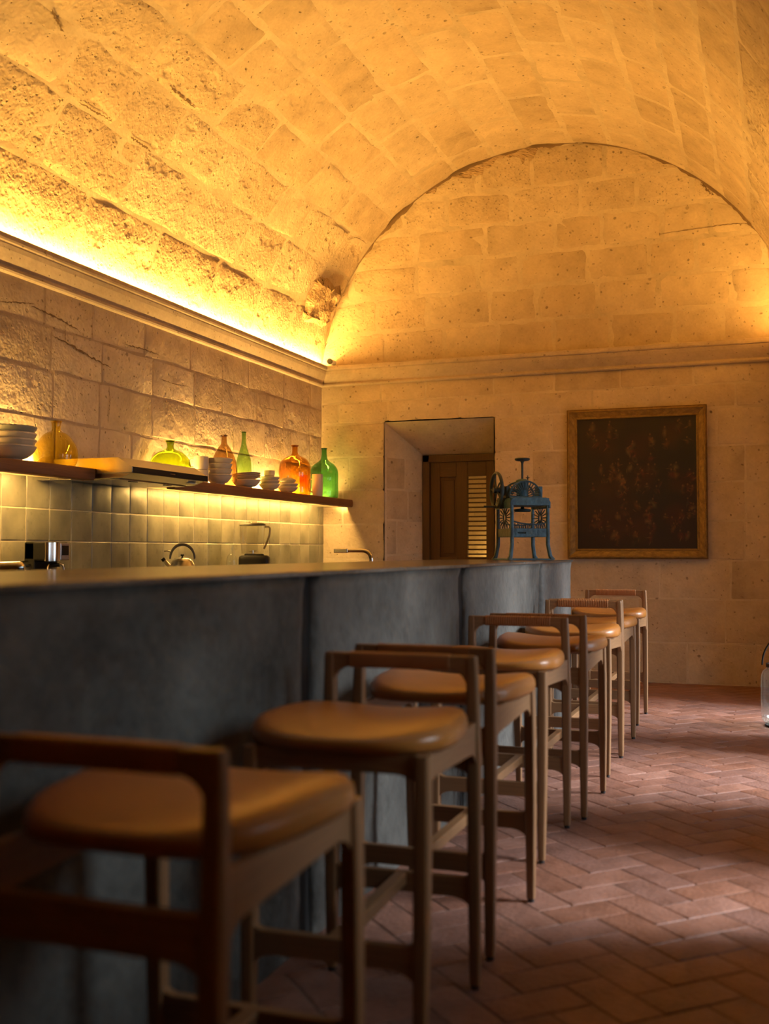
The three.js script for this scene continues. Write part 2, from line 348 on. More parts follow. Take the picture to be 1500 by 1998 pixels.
// left wall: dark jointed backing, sillar stones above the shelf, tiles below it
const wallL = struct('wall_left', box(XL - 0.5, XL, 0, CT, -10.3, ZF + 0.3), MAT.joint, 'left wall of pale stone blocks over a tiled band');
const onLeft = (u, v, h) => V(XL + h, v, u);
courses(onLeft, wallL, [1.62, 1.98, 2.28, 2.55, 2.80], () => [[ZB, -3.3]], [0.36, 0.70], 0.006, (u, v) => rnd() < 0.5 ? MAT.pittedStone : MAT.wallStone, { proud: 0.0035, bevel: 0.014, jitter: 0.007, bump: 0.002, tilt: 0.002, sink: -0.002 });
for (const [w, ...pts] of [[0.030, [-5.40, 2.50], [-5.60, 2.47], [-5.80, 2.43], [-6.02, 2.40]], [0.026, [-5.20, 2.64], [-5.44, 2.62], [-5.68, 2.58]], [0.020, [-6.17, 2.59], [-6.40, 2.595], [-6.62, 2.592]], [0.016, [-5.52, 2.60], [-5.53, 2.48]], [0.018, [-4.90, 2.60], [-5.05, 2.63], [-5.22, 2.66]],
  [0.014, [-6.62, 2.42], [-6.80, 2.41], [-7.05, 2.42]], [0.012, [-7.4, 2.56], [-7.7, 2.55], [-7.95, 2.56]], [0.014, [-6.0, 2.28], [-6.01, 2.16], [-5.99, 2.02]], [0.012, [-8.1, 2.40], [-8.12, 2.30]], [0.010, [-8.3, 2.42], [-8.6, 2.43]]]) paintedCrack((u, v, h) => onLeft(u, v, h + 0.003), wallL, pts, w * 0.6);
{
  const back = box(XL, XL + 0.022, 0.83, 1.615, ZB + 0.002, -3.0);
  part('tile_bed', back, MAT.tileGrout, wallL);
  const onTile = (u, v, h) => V(XL + 0.0225 + h, v, u), ys = [0.83, 1.024, 1.22, 1.416, 1.612];
  for (let k = -15; k < 17; k++) for (let r = 0; r < 4; r++) {
    const z0 = Math.max(ZB + 0.004, -6.45 + 0.2155 * k), z1 = -6.45 + 0.2155 * (k + 1);
    if (z1 < ZB + 0.03 || z1 > -2.9) continue;
    part('tile', faceBlock(onTile, z0 + 0.0018, z1 - 0.0018, ys[r] + 0.0018, ys[r + 1] - 0.0018, { proud: 0.0055, bevel: 0.006, jitter: 0.0007, bump: 0.0003, tilt: 0.0012, sink: -0.002 }), pick(MAT.tile), wallL);
  }
}

// back wall with the splayed door recess, and the half-round field above the cornice
const RX0 = -3.53, RX1 = -2.44, RT = 2.41, DX0 = -3.30, DX1 = -2.55, DT = 2.12, DZ = -10.1;
const prism = (pts, y0, y1) => new THREE.ExtrudeGeometry(poly(pts), { depth: y1 - y0, bevelEnabled: false });   // pts in (x, -z), stood up
const wallB = struct('wall_back', [
  box(XL - 0.5, RX0, 0, RT, DZ, ZB), box(RX1, XR + 0.8, 0, RT, DZ, ZB), box(XL - 0.5, XR + 0.8, RT, 5.35, DZ, ZB),
  boxUV(prism([[RX0 - 0.02, -ZB], [RX0, -ZB], [DX0, -DZ], [RX0 - 0.02, -DZ]], 0, RT).rotateX(-Math.PI / 2)),
  boxUV(prism([[RX1 + 0.02, -ZB], [RX1, -ZB], [DX1, -DZ], [RX1 + 0.02, -DZ]], 0, RT).rotateX(-Math.PI / 2)),
  boxUV(new THREE.ExtrudeGeometry(poly([[-ZB, RT + 0.02], [-ZB, RT], [-DZ, DT], [-DZ, RT + 0.02]]), { depth: RX1 - RX0, bevelEnabled: false }).rotateY(Math.PI / 2).translate(RX0, 0, 0)),
], MAT.mortar, 'back wall of pale stone blocks with a door recess and a half-round field above');
const onBack = (u, v, h) => V(u, v, ZB + h);
const backOpt = { proud: 0.0035, bevel: 0.014, jitter: 0.005, bump: 0.0015, tilt: 0.002, sink: -0.0025 };
courses(onBack, wallB, [0, 0.36, 0.74, 1.08, 1.42, 1.76, 2.08, RT], () => [[XL, RX0], [RX1, XR]], [0.42, 0.75], 0.006, () => MAT.wallStone, backOpt);
courses(onBack, wallB, [RT, 2.62, 2.80], () => [[XL, XR]], [0.4, 0.75], 0.006, () => MAT.wallStone, backOpt);
const arcY = x => YC + Math.sqrt(Math.max(0, R * R - (x - XC) ** 2));
paintedCrack(onBack, wallB, [[-0.93, 3.985], [-0.6, 4.0], [-0.3, 4.01], [-0.12, 3.99]], 0.010);
paintedCrack(onBack, wallB, [[-0.56, 4.44], [-0.52, 4.36], [-0.45, 4.28]], 0.03);
const onField = (u, v, h) => V(clamp(u, XC - R + 0.01, XC + R - 0.01), Math.min(v, arcY(u)), ZB + h);
courses(onField, wallB, [2.975, 3.30, 3.62, 3.93, 4.24, 4.55, 4.93], () => [[XL, XR]], [0.4, 0.7], 0.02, (u, v) => v > 4.2 || u < -3.2 ? MAT.pittedStone : MAT.wallStone,
  { proud: 0.004, bevel: 0.03, jitter: 0.012, bump: 0.003, tilt: 0.003, sink: -0.002, nu: 4, nv: 3 }, (a, b, c) => Math.max(arcY(a), arcY(b), a < XC && b > XC ? arcY(XC) : 0) > c + 0.06);
{
  const L = Math.hypot(DX0 - RX0, DZ - ZB), ux = (DX0 - RX0) / L, uz = (DZ - ZB) / L;
  courses((u, v, h) => V(RX0 + ux * u - uz * h, v, ZB + uz * u + ux * h), wallB, [0.02, 0.42, 0.8, 1.12, 1.46, 1.76, 2.08], () => [[0.02, L - 0.01]], [0.3, 0.45], 0.01, () => MAT.wallStone, { proud: 0.004, bevel: 0.012, jitter: 0.004, bump: 0.001, tilt: 0.002 });
}

// right wall: thick piers between three open doorways to the daylight
const DOORS = [[-8.35, -7.2], [-6.35, -5.2], [-4.1, -3.5]], DH = 2.1, WT = 0.6;
const WIN = [-2.75, -1.75, 0.95, 2.05], piers = [[-10.1, DOORS[0][0]], [DOORS[0][1], DOORS[1][0]], [DOORS[1][1], DOORS[2][0]], [DOORS[2][1], WIN[0]], [WIN[1], ZF + 0.3]];
const wallR = struct('wall_right', [...piers.map(([a, b]) => box(XR, XR + WT, 0, CT, a, b)), ...DOORS.map(([a, b]) => box(XR, XR + WT, DH, CT, a, b)), box(XR, XR + WT, 0, WIN[2], WIN[0], WIN[1]), box(XR, XR + WT, WIN[3], CT, WIN[0], WIN[1])], MAT.mortar, 'thick right wall with three doorways');
struct('wall_front', box(XL - 0.5, XR + WT, 0, 5.35, ZF, ZF + 0.3), MAT.mortar, 'plain wall behind the camera');
struct('courtyard_ground', box(XR + 1.6, XR + 9, -0.12, -0.01, -13, ZF), MAT.basalt[0], 'dark paving outside the doorways');
DOORS.forEach(([a, b], i) => {
  const d = struct(`door_${i + 2}`, [rbox(0.08, DH, 0.06, 0.006, XR + WT - 0.06, DH / 2, a + 0.03), rbox(0.08, DH, 0.06, 0.006, XR + WT - 0.06, DH / 2, b - 0.03), rbox(0.08, 0.06, b - a - 0.12, 0.006, XR + WT - 0.06, DH - 0.03, (a + b) / 2)], MAT.doorWood, 'wooden frame of an open doorway');
});

{
  const [a, b, y0, y1] = WIN, x = XR + WT - 0.1;  // unseen window added for dim light on near stools and counter; panes cut the daylight
  const w = struct('added_window_1', [rbox(0.06, y1 - y0, 0.05, 0.004, x, (y0 + y1) / 2, a + 0.025), rbox(0.06, y1 - y0, 0.05, 0.004, x, (y0 + y1) / 2, b - 0.025), rbox(0.06, 0.05, b - a, 0.004, x, y0 + 0.025, (a + b) / 2), rbox(0.06, 0.05, b - a, 0.004, x, y1 - 0.025, (a + b) / 2), rbox(0.05, y1 - y0, 0.03, 0.004, x, (y0 + y1) / 2, (a + b) / 2)], MAT.doorWood, 'added unseen wooden window with smoked panes');
  for (const s of [0, 1]) part('dimming_pane', box(x - 0.002, x + 0.002, y0 + 0.04, y1 - 0.04, s ? (a + b) / 2 + 0.01 : a + 0.04, s ? b - 0.04 : (a + b) / 2 - 0.01), MAT.dimming, w);
}

// vault: shell, stones in courses along the room, and the ragged gap at the back wall with its painted shade
const crackAt = th => { const n = vnoise(th * 9, 1.5, 1 << 10, 40), k = smooth(0.45, 0.75, th) * smooth(2.75, 2.3, th); return 0.004 + k * (0.004 + 0.05 * smooth(0.35, 0.8, n)) * (th < 1.75 ? 1 : 0.6); };
{
  const sheet = (r, z0, z1, a0, a1, n) => {
    const pos = [], uv = [], idx = [];
    for (let i = 0; i <= n; i++) {
      const th = a0 + (a1 - a0) * i / n;
      for (const z of [z0, typeof z1 === 'function' ? z1(th) : z1]) { pos.push(XC - r * Math.cos(th), YC + r * Math.sin(th), z); uv.push(th * r, z); }
      if (i < n) { const a = 2 * i; idx.push(a, a + 1, a + 2, a + 2, a + 1, a + 3); }
    }
    const g = new THREE.BufferGeometry();
    g.setAttribute('position', new THREE.Float32BufferAttribute(pos, 3)); g.setAttribute('uv', new THREE.Float32BufferAttribute(uv, 2)); g.setIndex(idx); g.computeVertexNormals();
    return g;
  };
  const rim = [];
  { const pos = [], uv = [], idx = []; const n = 160; for (let i = 0; i <= n; i++) { const th = 0.06 + (Math.PI - 0.12) * i / n; for (const r of [R, R + 0.12]) { pos.push(XC - r * Math.cos(th), YC + r * Math.sin(th), ZB + crackAt(th)); uv.push(th * r, r); } if (i < n) { const a = 2 * i; idx.push(a, a + 2, a + 1, a + 2, a + 3, a + 1); } }
    const g = new THREE.BufferGeometry(); g.setAttribute('position', new THREE.Float32BufferAttribute(pos, 3)); g.setAttribute('uv', new THREE.Float32BufferAttribute(uv, 2)); g.setIndex(idx); g.computeVertexNormals(); rim.push(g); }
  const vault = struct('ceiling', [sheet(R, ZF + 0.02, th => ZB + crackAt(th), 0.06, Math.PI - 0.06, 160), ...rim, sheet(R + 0.26, ZF + 0.3, DZ, -0.05, Math.PI + 0.05, 80)], MAT.mortar, 'barrel vault of pale stone blocks');
  const onVault = (s, z, h) => { const th = TH0 + s / R, g = crackAt(th); return V(XC - (R - h) * Math.cos(th), YC + (R - h) * Math.sin(th), Math.max(z, ZB + g)); };
  const total = R * (Math.PI - 2 * TH0), rows = [0, 0.5, 0.93, 1.30, 1.66]; for (let k = 1; k <= 13; k++) rows.push(1.66 + (total - 1.66) * k / 13);
  const n = rows.length - 1;
  for (let k = 0; k < n; k++) {
    const s0 = rows[k], s1 = rows[k + 1], low = k < 4 || k > 13;
    courses((u, v, h) => onVault(v, u, h), vault, [s0, s1], () => [[ZB, -3.1]], [0.5, 0.95], low ? 0.02 : 0.04, () => low && rnd() < 0.85 ? MAT.pittedStone : MAT.wallStone,
      { proud: low ? 0.0035 : 0.003, bevel: 0.035, jitter: low ? 0.014 : 0.012, bump: low ? 0.004 : 0.0015, tilt: low ? 0.003 : 0.0015, sink: -0.0005, nu: 4, nv: 3 });
  }
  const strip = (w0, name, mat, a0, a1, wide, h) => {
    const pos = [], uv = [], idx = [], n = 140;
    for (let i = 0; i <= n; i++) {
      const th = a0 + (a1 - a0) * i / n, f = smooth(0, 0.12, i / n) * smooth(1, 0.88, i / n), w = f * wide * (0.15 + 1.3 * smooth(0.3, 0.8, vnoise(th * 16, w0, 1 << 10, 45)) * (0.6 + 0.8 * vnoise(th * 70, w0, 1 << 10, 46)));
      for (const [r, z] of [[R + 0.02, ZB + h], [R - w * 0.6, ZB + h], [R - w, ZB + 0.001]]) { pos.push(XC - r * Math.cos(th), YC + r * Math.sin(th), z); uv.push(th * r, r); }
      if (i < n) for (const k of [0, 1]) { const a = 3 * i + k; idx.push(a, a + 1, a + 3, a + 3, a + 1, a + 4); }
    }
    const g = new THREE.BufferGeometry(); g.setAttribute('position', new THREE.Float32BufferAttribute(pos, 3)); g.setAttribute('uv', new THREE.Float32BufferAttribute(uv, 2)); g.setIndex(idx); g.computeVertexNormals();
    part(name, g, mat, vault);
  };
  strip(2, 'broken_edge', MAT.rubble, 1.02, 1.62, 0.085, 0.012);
  strip(5, 'joint_shade', MAT.paintedCrack, 0.60, 1.72, 0.020, 0.016);  // dark strips paint the shade that the shallow gap itself lacks
  strip(9, 'joint_shade', MAT.paintedCrack, 1.74, 2.62, 0.016, 0.016);
  paintedCrack(onVault, vault, [[1.345, -5.84], [1.338, -6.0], [1.332, -6.18]], 0.020);
  paintedCrack(onVault, vault, [[0.940, -5.22], [0.947, -5.4], [0.950, -5.56]], 0.016);
  paintedCrack(onVault, vault, [[0.934, -5.77], [0.930, -5.9], [0.924, -6.02]], 0.022);
  paintedCrack(onVault, vault, [[1.22, -9.10], [1.285, -9.2], [1.302, -9.46]], 0.012);
  paintedCrack(onVault, vault, [[1.285, -4.70], [1.22, -4.86]], 0.02);
  // the broken stone left standing proud near the far left corner
  part('broken_stone', faceBlock((u, v, h) => onVault(v, u, h), -9.50, -8.92, 0.36, 0.80, { proud: 0.055, bevel: 0.07, jitter: 0.03, bump: 0.018, tilt: 0.03, nu: 7, nv: 7 }), MAT.rubble, vault, 'rough brown broken stone');
}

// cornices with mitred corners, a channel on top for the light strip
{
  const prof = [[-0.02, 2.785], [0.020, 2.785], [0.034, 2.790], [0.040, 2.801], [0.036, 2.813], [0.026, 2.818], [0.026, 2.826], [0.040, 2.842], [0.060, 2.868], [0.082, 2.900], [0.092, 2.925], [0.092, 2.934], [0.106, 2.938], [0.110, 2.950], [0.110, 2.972], [0.104, 2.98], [0.086, 2.98], [0.082, 2.955], [-0.02, 2.955]];
  const ends = (f, g) => loft([prof.map(f), prof.map(g)]);
  struct('trim_1', ends(([h, y]) => V(XL + h, y, ZF), ([h, y]) => V(XL + h, y, ZB + h)), MAT.cornice, 'moulded stone cornice of the left wall').geometry.computeVertexNormals();
  struct('trim_2', ends(([h, y]) => V(XL + h, y, ZB + h), ([h, y]) => V(XR - h, y, ZB + h)), MAT.cornice, 'moulded stone cornice of the back wall').geometry.computeVertexNormals();
  struct('trim_3', ends(([h, y]) => V(XR - h, y, ZB + h), ([h, y]) => V(XR - h, y, ZF)), MAT.cornice, 'moulded stone cornice of the right wall').geometry.computeVertexNormals();
  for (const [x, s, word, end, strong] of [[XL + 0.036, 1, 'left', -4.4, 1], [XR - 0.036, -1, 'right', -6.2, 0.6]]) {
    const L = end - ZB - 0.05, zc = (end + ZB + 0.05) / 2, t = thing('led_strip', `glowing warm light strip on top of the ${word} cornice`, 'light strip', [x, 2.955, zc]);
    part('channel', box(-0.012, 0.012, 0, 0.022, -L / 2, L / 2), MAT.steel, t);
    part('diffuser', box(-0.009, 0.009, 0.022, 0.027, -L / 2, L / 2), MAT.glow, t);
    areaLight(WARM, COVE * strong, L, 0.02, [0, 0.0295, 0], [-0.12 * s, 1, 0], [0, 0, 1], t);
  }
}

// door in the recess: frame, panelled left half, louvred right half, and the lit passage behind
{
  const d = struct('door_1', [rbox(0.07, DT, 0.06, 0.004, DX0 + 0.035, DT / 2, DZ + 0.0), rbox(0.07, DT, 0.06, 0.004, DX1 - 0.035 + 0.07, DT / 2, DZ), rbox(DX1 - DX0, 0.07, 0.06, 0.004, (DX0 + DX1) / 2, DT - 0.035, DZ)], MAT.doorWood, 'dark wooden door with a louvred panel at the back of the recess');
  const x0 = DX0 + 0.075, z = DZ - 0.02, st = (x, y, w, h) => rbox(w, h, 0.045, 0.004, x + w / 2, y + h / 2, z);
  // stiles and rails; panel opening x0+0.10 .. x0+0.27, louvre opening x0+0.385 .. x0+0.60
  const xa = x0 + 0.10, xb = x0 + 0.27, xc = x0 + 0.385, xd = x0 + 0.575, xe = DX1 + 0.035;
  part('stile', st(x0, 0.002, xa - x0, DT - 0.06), MAT.doorWood, d); part('stile', st(xb, 0.002, xc - xb, DT - 0.06), MAT.doorWood, d); part('stile', st(xd, 0.002, xe - xd, DT - 0.06), MAT.doorWood, d);
  for (const [a, b] of [[xa, xb], [xc, xd]]) { part('rail', swapUV(st(a, 0.002, b - a, 0.218)), MAT.doorWood, d); part('rail', swapUV(st(a, 0.98, b - a, 0.12)), MAT.doorWood, d); part('rail', swapUV(st(a, 1.90, b - a, DT - 0.058 - 1.90)), MAT.doorWood, d); }
  for (const [y0, y1] of [[0.22, 0.98], [1.10, 1.90]]) part('panel', [rbox(xb - xa, y1 - y0, 0.016, 0.002, (xa + xb) / 2, (y0 + y1) / 2, z - 0.008), rbox(xb - xa - 0.05, y1 - y0 - 0.06, 0.022, 0.008, (xa + xb) / 2, (y0 + y1) / 2, z - 0.004)], MAT.doorWood, d);
  part('panel', rbox(xd - xc, 0.76, 0.016, 0.002, (xc + xd) / 2, 0.60, z), MAT.doorWood, d);
  const slat = swapUV(rbox(xd - xc, 0.010, 0.034, 0.003)).rotateX(0.2);
  for (let i = 0; i < 17; i++) part('slat', slat, MAT.doorWood, d).position.set((xc + xd) / 2, 1.128 + i * 0.0465, z);
  struct('passage', [box(-3.9, -3.8, 0, 2.6, -11.6, DZ - 0.06), box(-2.1, -2.0, 0, 2.6, -11.6, DZ - 0.06), box(-3.9, -2.0, 2.6, 2.7, -11.6, DZ - 0.06), box(-3.9, -2.0, -0.1, 0, -11.6, DZ - 0.06), box(-3.9, -2.0, -0.1, 2.7, -11.7, -11.6), box(-3.9, DX0, 0, 2.6, DZ - 0.08, DZ), box(DX1 + 0.07, -2.0, 0, 2.6, DZ - 0.08, DZ), box(-3.9, -2.0, DT, 2.7, DZ - 0.08, DZ)], MAT.mortar, 'plain passage behind the louvred door');
  const t = thing('floor_lamp', 'small warm lamp in the passage behind the louvred door', 'lamp', [-2.72, 0, -11.49]);
  part('base', lathe([[0, 0], [0.10, 0], [0.10, 0.02], [0.02, 0.03], [0.014, 0.86], [0, 0.86]], 24), MAT.blackPlastic, t);
  part('bulb', new THREE.SphereGeometry(0.05, 24, 16).translate(0, 0.91, 0), MAT.glow, t);
  const pl = new THREE.PointLight(WARM_SHELF, 2.2, 0, 2); pl.position.set(0, 0.91, 0); pl.castShadow = true; t.add(pl);
}

// ---------------------------------------------------------------- the bar counter
const BX = -1.30, BH = 1.10;
{
  const t = thing('bar_counter', 'long grey bar counter of rough upright stone slabs with a thin flat top', 'counter', [0, 0, 0]);
  const ends = [-7.28, -6.26, -4.57, -2.90, -1.05];
  part('counter_core', box(-2.16, BX - 0.16, 0, 1.083, ends[0] + 0.03, ends[4] - 0.03), MAT.dark, t);
  for (let k = 0; k < 4; k++) {
    const gaps = [0, 0.018, 0.036, 0.036, 0], z0 = ends[k] + gaps[k], z1 = ends[k + 1] - gaps[k + 1], nu = 30, nv = 24, pos = [], uv = [], idx = [];
    const ou = rr(0, 5), ov = rr(0, 5), lo = k * 7.3, wob = (y, s) => 0.022 * (vnoise(y * 5, s, 1 << 10, 60) - 0.5) + 0.010 * (vnoise(y * 22, s, 1 << 10, 61) - 0.5);
    const us = [-3, -2, -1]; for (let i = 0; i <= nu; i++) us.push(i); us.push(nu + 1, nu + 2, nu + 3);
    for (let j = 0; j <= nv + 2; j++) for (const i of us) {
      const y = j <= nv ? 1.084 * j / nv : 1.084, ci = clamp(i, 0, nu), f = ci / nu, over = Math.max(-i, i - nu, 0);
      const z = z0 + (z1 - z0) * f + wob(y, lo) * (1 - f) * smooth(0.3, 0, f) + wob(y, lo + 3) * smooth(0.7, 1, f);
      const edge = Math.min(f, 1 - f) * (z1 - z0);
      let x = BX - 0.004 + 0.014 * (fbm((z + 20) * 2.2, y * 2.2 + lo, 1 << 10, 63, 4) - 0.5) + 0.007 * (vnoise((z + 20) * 14, y * 9, 1 << 10, 66) - 0.5) - 0.010 * smooth(0.03, 0, edge) * (0.5 + vnoise(y * 7, lo, 1 << 10, 68));
      if (y > 1.04) x = x + (BX - 0.003 - x) * smooth(1.04, 1.084, y) * 0.8;
      if (over) x = BX - 0.012 - 0.048 * over;
      if (j > nv) x -= 0.07 * (j - nv);
      pos.push(x, y, z); uv.push(z + ou, y + ov - (j > nv ? 0.07 * (j - nv) : 0));
    }
    const W = us.length;
    for (let j = 0; j < nv + 2; j++) for (let i = 0; i + 1 < W; i++) { const a = j * W + i, b = a + 1, c = a + W, d = c + 1; idx.push(a, c, b, b, c, d); }
    const g = new THREE.BufferGeometry();
    g.setAttribute('position', new THREE.Float32BufferAttribute(pos, 3)); g.setAttribute('uv', new THREE.Float32BufferAttribute(uv, 2)); g.setIndex(idx); g.computeVertexNormals();
    part('stone_slab', g, MAT.basalt[[3, 1, 0, 2][k]], t);
  }
  for (const k of [1, 2, 3]) part('gap_shade_fill', box(BX - 0.15, BX - 0.024, 0, 1.082, ends[k] - 0.05, ends[k] + 0.05), MAT.dark, t);  // black fillers stand in for the shade inside the slab joints
  part('end_slab', boxUV(new RoundedBoxGeometry(0.84, 1.083, 0.03, 3, 0.006).translate(BX - 0.45, 0.5415, ends[0] + 0.015)), MAT.basalt[3], t);
  part('countertop', rbox(0.90, 0.016, ends[4] - ends[0] + 0.006, 0.005, BX - 0.446, BH - 0.008, (ends[0] + ends[4]) / 2), MAT.counterTop, t);
}
{
  const t = thing('sink_counter', 'low dark worktop running behind the bar counter under the tap', 'counter', [0, 0, 0]);
  part('cabinet', box(-2.76, -2.20, 0, 0.87, -7.2, -1.1), MAT.shelfWood, t);
  part('worktop', rbox(0.58, 0.03, 6.12, 0.004, -2.49, 0.885, -4.15), MAT.counterTop, t);
  const s = thing('back_counter', 'dark kitchen worktop along the tiled wall under the kettle and blender', 'counter', [0, 0, 0]);
  part('cabinet', box(-4.15, -3.60, 0, 0.88, -9.56, -3.0), MAT.shelfWood, s);
  part('worktop', rbox(0.60, 0.04, 6.55, 0.004, -3.86, 0.90, -6.285), MAT.counterTop, s);
}

// ---------------------------------------------------------------- bar stools
function makeStool(label) {
  const t = thing('bar_stool', label, 'stool', [0, 0, 0], 0, 'bar stools along the counter');
  for (const s of [-1, 1]) {
    const rear = part('leg', upright([[0.203 * s, 0.012, 0.268, 0.027, 0.029], [0.203 * s, 0.25, 0.266, 0.034, 0.036], [0.204 * s, 0.60, 0.259, 0.038, 0.041], [0.203 * s, 0.78, 0.252, 0.033, 0.035], [0.2015 * s, 0.862, 0.249, 0.030, 0.031], [0.2015 * s, 0.877, 0.249, 0.028, 0.029], [0.2015 * s, 0.880, 0.249, 0.020, 0.022]]), MAT.oak, t);
    part('glide', new THREE.CylinderGeometry(0.012, 0.011, 0.013, 16).translate(0.203 * s, 0.0065, 0.268), MAT.rubber, rear);
    const front = part('leg', upright([[0.205 * s, 0.012, -0.262, 0.027, 0.029], [0.207 * s, 0.28, -0.254, 0.036, 0.038], [0.208 * s, 0.55, -0.246, 0.039, 0.042], [0.208 * s, 0.706, -0.241, 0.036, 0.038]]), MAT.oak, t);
    part('glide', new THREE.CylinderGeometry(0.012, 0.011, 0.013, 16).translate(0.205 * s, 0.0065, -0.262), MAT.rubber, front);
    // side apron under the seat, flaring down into the legs
    const sh = new THREE.Shape(); sh.moveTo(-0.252, 0.706); sh.lineTo(0.225, 0.706); sh.lineTo(0.225, 0.610); sh.quadraticCurveTo(0.215, 0.640, 0.16, 0.644); sh.lineTo(-0.19, 0.628); sh.quadraticCurveTo(-0.24, 0.618, -0.252, 0.565); sh.closePath();
    part('apron', swapUV(extrude(sh, 0.022, 0.003)).rotateY(Math.PI / 2).translate(0.204 * s, 0, 0), MAT.oak, t);
  }
  const cross = (y0, y1, x, up, down, thick, z) => {
    const sh = new THREE.Shape(); sh.moveTo(-x, y1 + up); sh.quadraticCurveTo(-x + 0.006, y1 + 0.002, -x + up * 1.6, y1); sh.lineTo(x - up * 1.6, y1); sh.quadraticCurveTo(x - 0.006, y1 + 0.002, x, y1 + up);
    sh.lineTo(x, y0 - down); sh.quadraticCurveTo(x - 0.006, y0 - 0.004, x - down * 1.6, y0); sh.lineTo(-x + down * 1.6, y0); sh.quadraticCurveTo(-x + 0.006, y0 - 0.004, -x, y0 - down); sh.closePath();
    return swapUV(extrude(sh, thick, 0.003)).translate(0, 0, z);
  };
  part('front_apron', cross(0.662, 0.705, 0.195, 0.001, 0.03, 0.022, -0.241), MAT.oak, t);
  part('back_stretcher', cross(0.582, 0.650, 0.193, 0.012, 0.030, 0.024, 0.259), MAT.oak, t);
  part('stretcher', cross(0.238, 0.292, 0.192, 0.014, 0.030, 0.024, 0.266), MAT.oak, t);
  part('stretcher', cross(0.238, 0.292, 0.194, 0.016, 0.034, 0.024, -0.256), MAT.oak, t);
  part('centre_bar', rbox(0.034, 0.034, 0.530, 0.005, 0, 0.274, 0.005), MAT.oak, t);
  const rail = new THREE.Shape(); rail.moveTo(-0.2, 0.880); rail.lineTo(0.2, 0.880); rail.lineTo(0.19, 0.79); rail.quadraticCurveTo(0.186, 0.838, 0.14, 0.842); rail.lineTo(-0.14, 0.842); rail.quadraticCurveTo(-0.186, 0.838, -0.19, 0.79); rail.closePath();
  const railMesh = part('back_rail', swapUV(extrude(rail, 0.026, 0.005, 12)).translate(0, 0, 0.249), MAT.oak, t);
  const rings = [], pitch = 0.0098, n = 29;
  for (let k = 0; k < n; k++) for (const [f, s] of [[0.0, 0.93], [0.22, 1.0], [0.5, 1.05], [0.78, 1.0]]) { const x = (k + f - n / 2) * pitch; rings.push(section(0.043 * s, 0.033 * s, 14, 0.5).map(([a, b]) => V(x, 0.861 + a, 0.249 + b))); }
  part('cord_wrap', loft(rings), MAT.cord, railMesh);
  // padded seat: wider in front, a shallow saddle on top
  const lay = [[0.90, 0.688, 0], [0.960, 0.690, 0], [0.990, 0.698, 0], [1.0, 0.711, 0.1], [0.99, 0.725, 0.3], [0.955, 0.737, 0.6], [0.89, 0.745, 0.85], [0.78, 0.750, 1], [0.6, 0.752, 1], [0.4, 0.753, 1], [0.2, 0.7535, 1], [0.03, 0.7535, 1]], N = 64;
  const sr = lay.map(([s, y, top]) => {
    const ring = [];
    for (let i = 0; i < N; i++) {
      const a = 2 * Math.PI * i / N, c = Math.cos(a), q = Math.sin(a), e = 0.58;
      const z = -0.024 + 0.252 * Math.sign(q) * Math.abs(q) ** e, half = 0.224 + 0.032 * smooth(0.24, -0.18, z), x = half * Math.sign(c) * Math.abs(c) ** e;
      const px = x * s, pz = -0.024 + (z + 0.024) * s;
      ring.push(V(px, y + 0.017 + top * (0.50 * px * px - 0.016 - 0.14 * pz * pz), pz));
    }
    return ring;
  });
  part('seat', boxUV(mergeVerts(loft(sr))), MAT.leather, t);
  return t;
}
function mergeVerts(g) { g.deleteAttribute('normal'); g.deleteAttribute('uv'); const m = mergeVertices(g, 1e-5); m.computeVertexNormals(); return m; }
const stoolLabel = [
  'oak bar stool nearest the camera, blurred, its leather-wrapped back rail crossing the lower left corner',
  'oak bar stool second from the camera, its wide tan seat edge facing the nearest stool',
  'oak bar stool third from the camera, its rail just behind that of the second stool',
  'oak bar stool fourth from the camera, seat towards us in front of its cord-wrapped rail',
  'oak bar stool fifth from the camera, its rail touching the rail of the fourth stool',
  'oak bar stool third from the painting wall, seat towards us and legs lit orange',
  'oak bar stool second from the painting wall, back to back with the stool before it',
  'oak bar stool farthest away, nearest the back wall under the framed painting'];
const stoolAt = [[-0.942, -1.575, 0], [-0.950, -2.475, 180 + 2], [-0.972, -3.225, 0], [-1.028, -4.19, 180], [-0.985, -4.89, 0], [-1.018, -5.785, 180], [-1.03, -6.43, 0], [-1.068, -7.47, 180]];
const stool0 = makeStool(stoolLabel[0]);
stoolAt.forEach(([x, z, a], i) => { if (i) copy(stool0, [x, 0, z], a * Math.PI / 180, stoolLabel[i]); else { stool0.position.set(x, 0, z); stool0.rotation.y = a * Math.PI / 180; } });

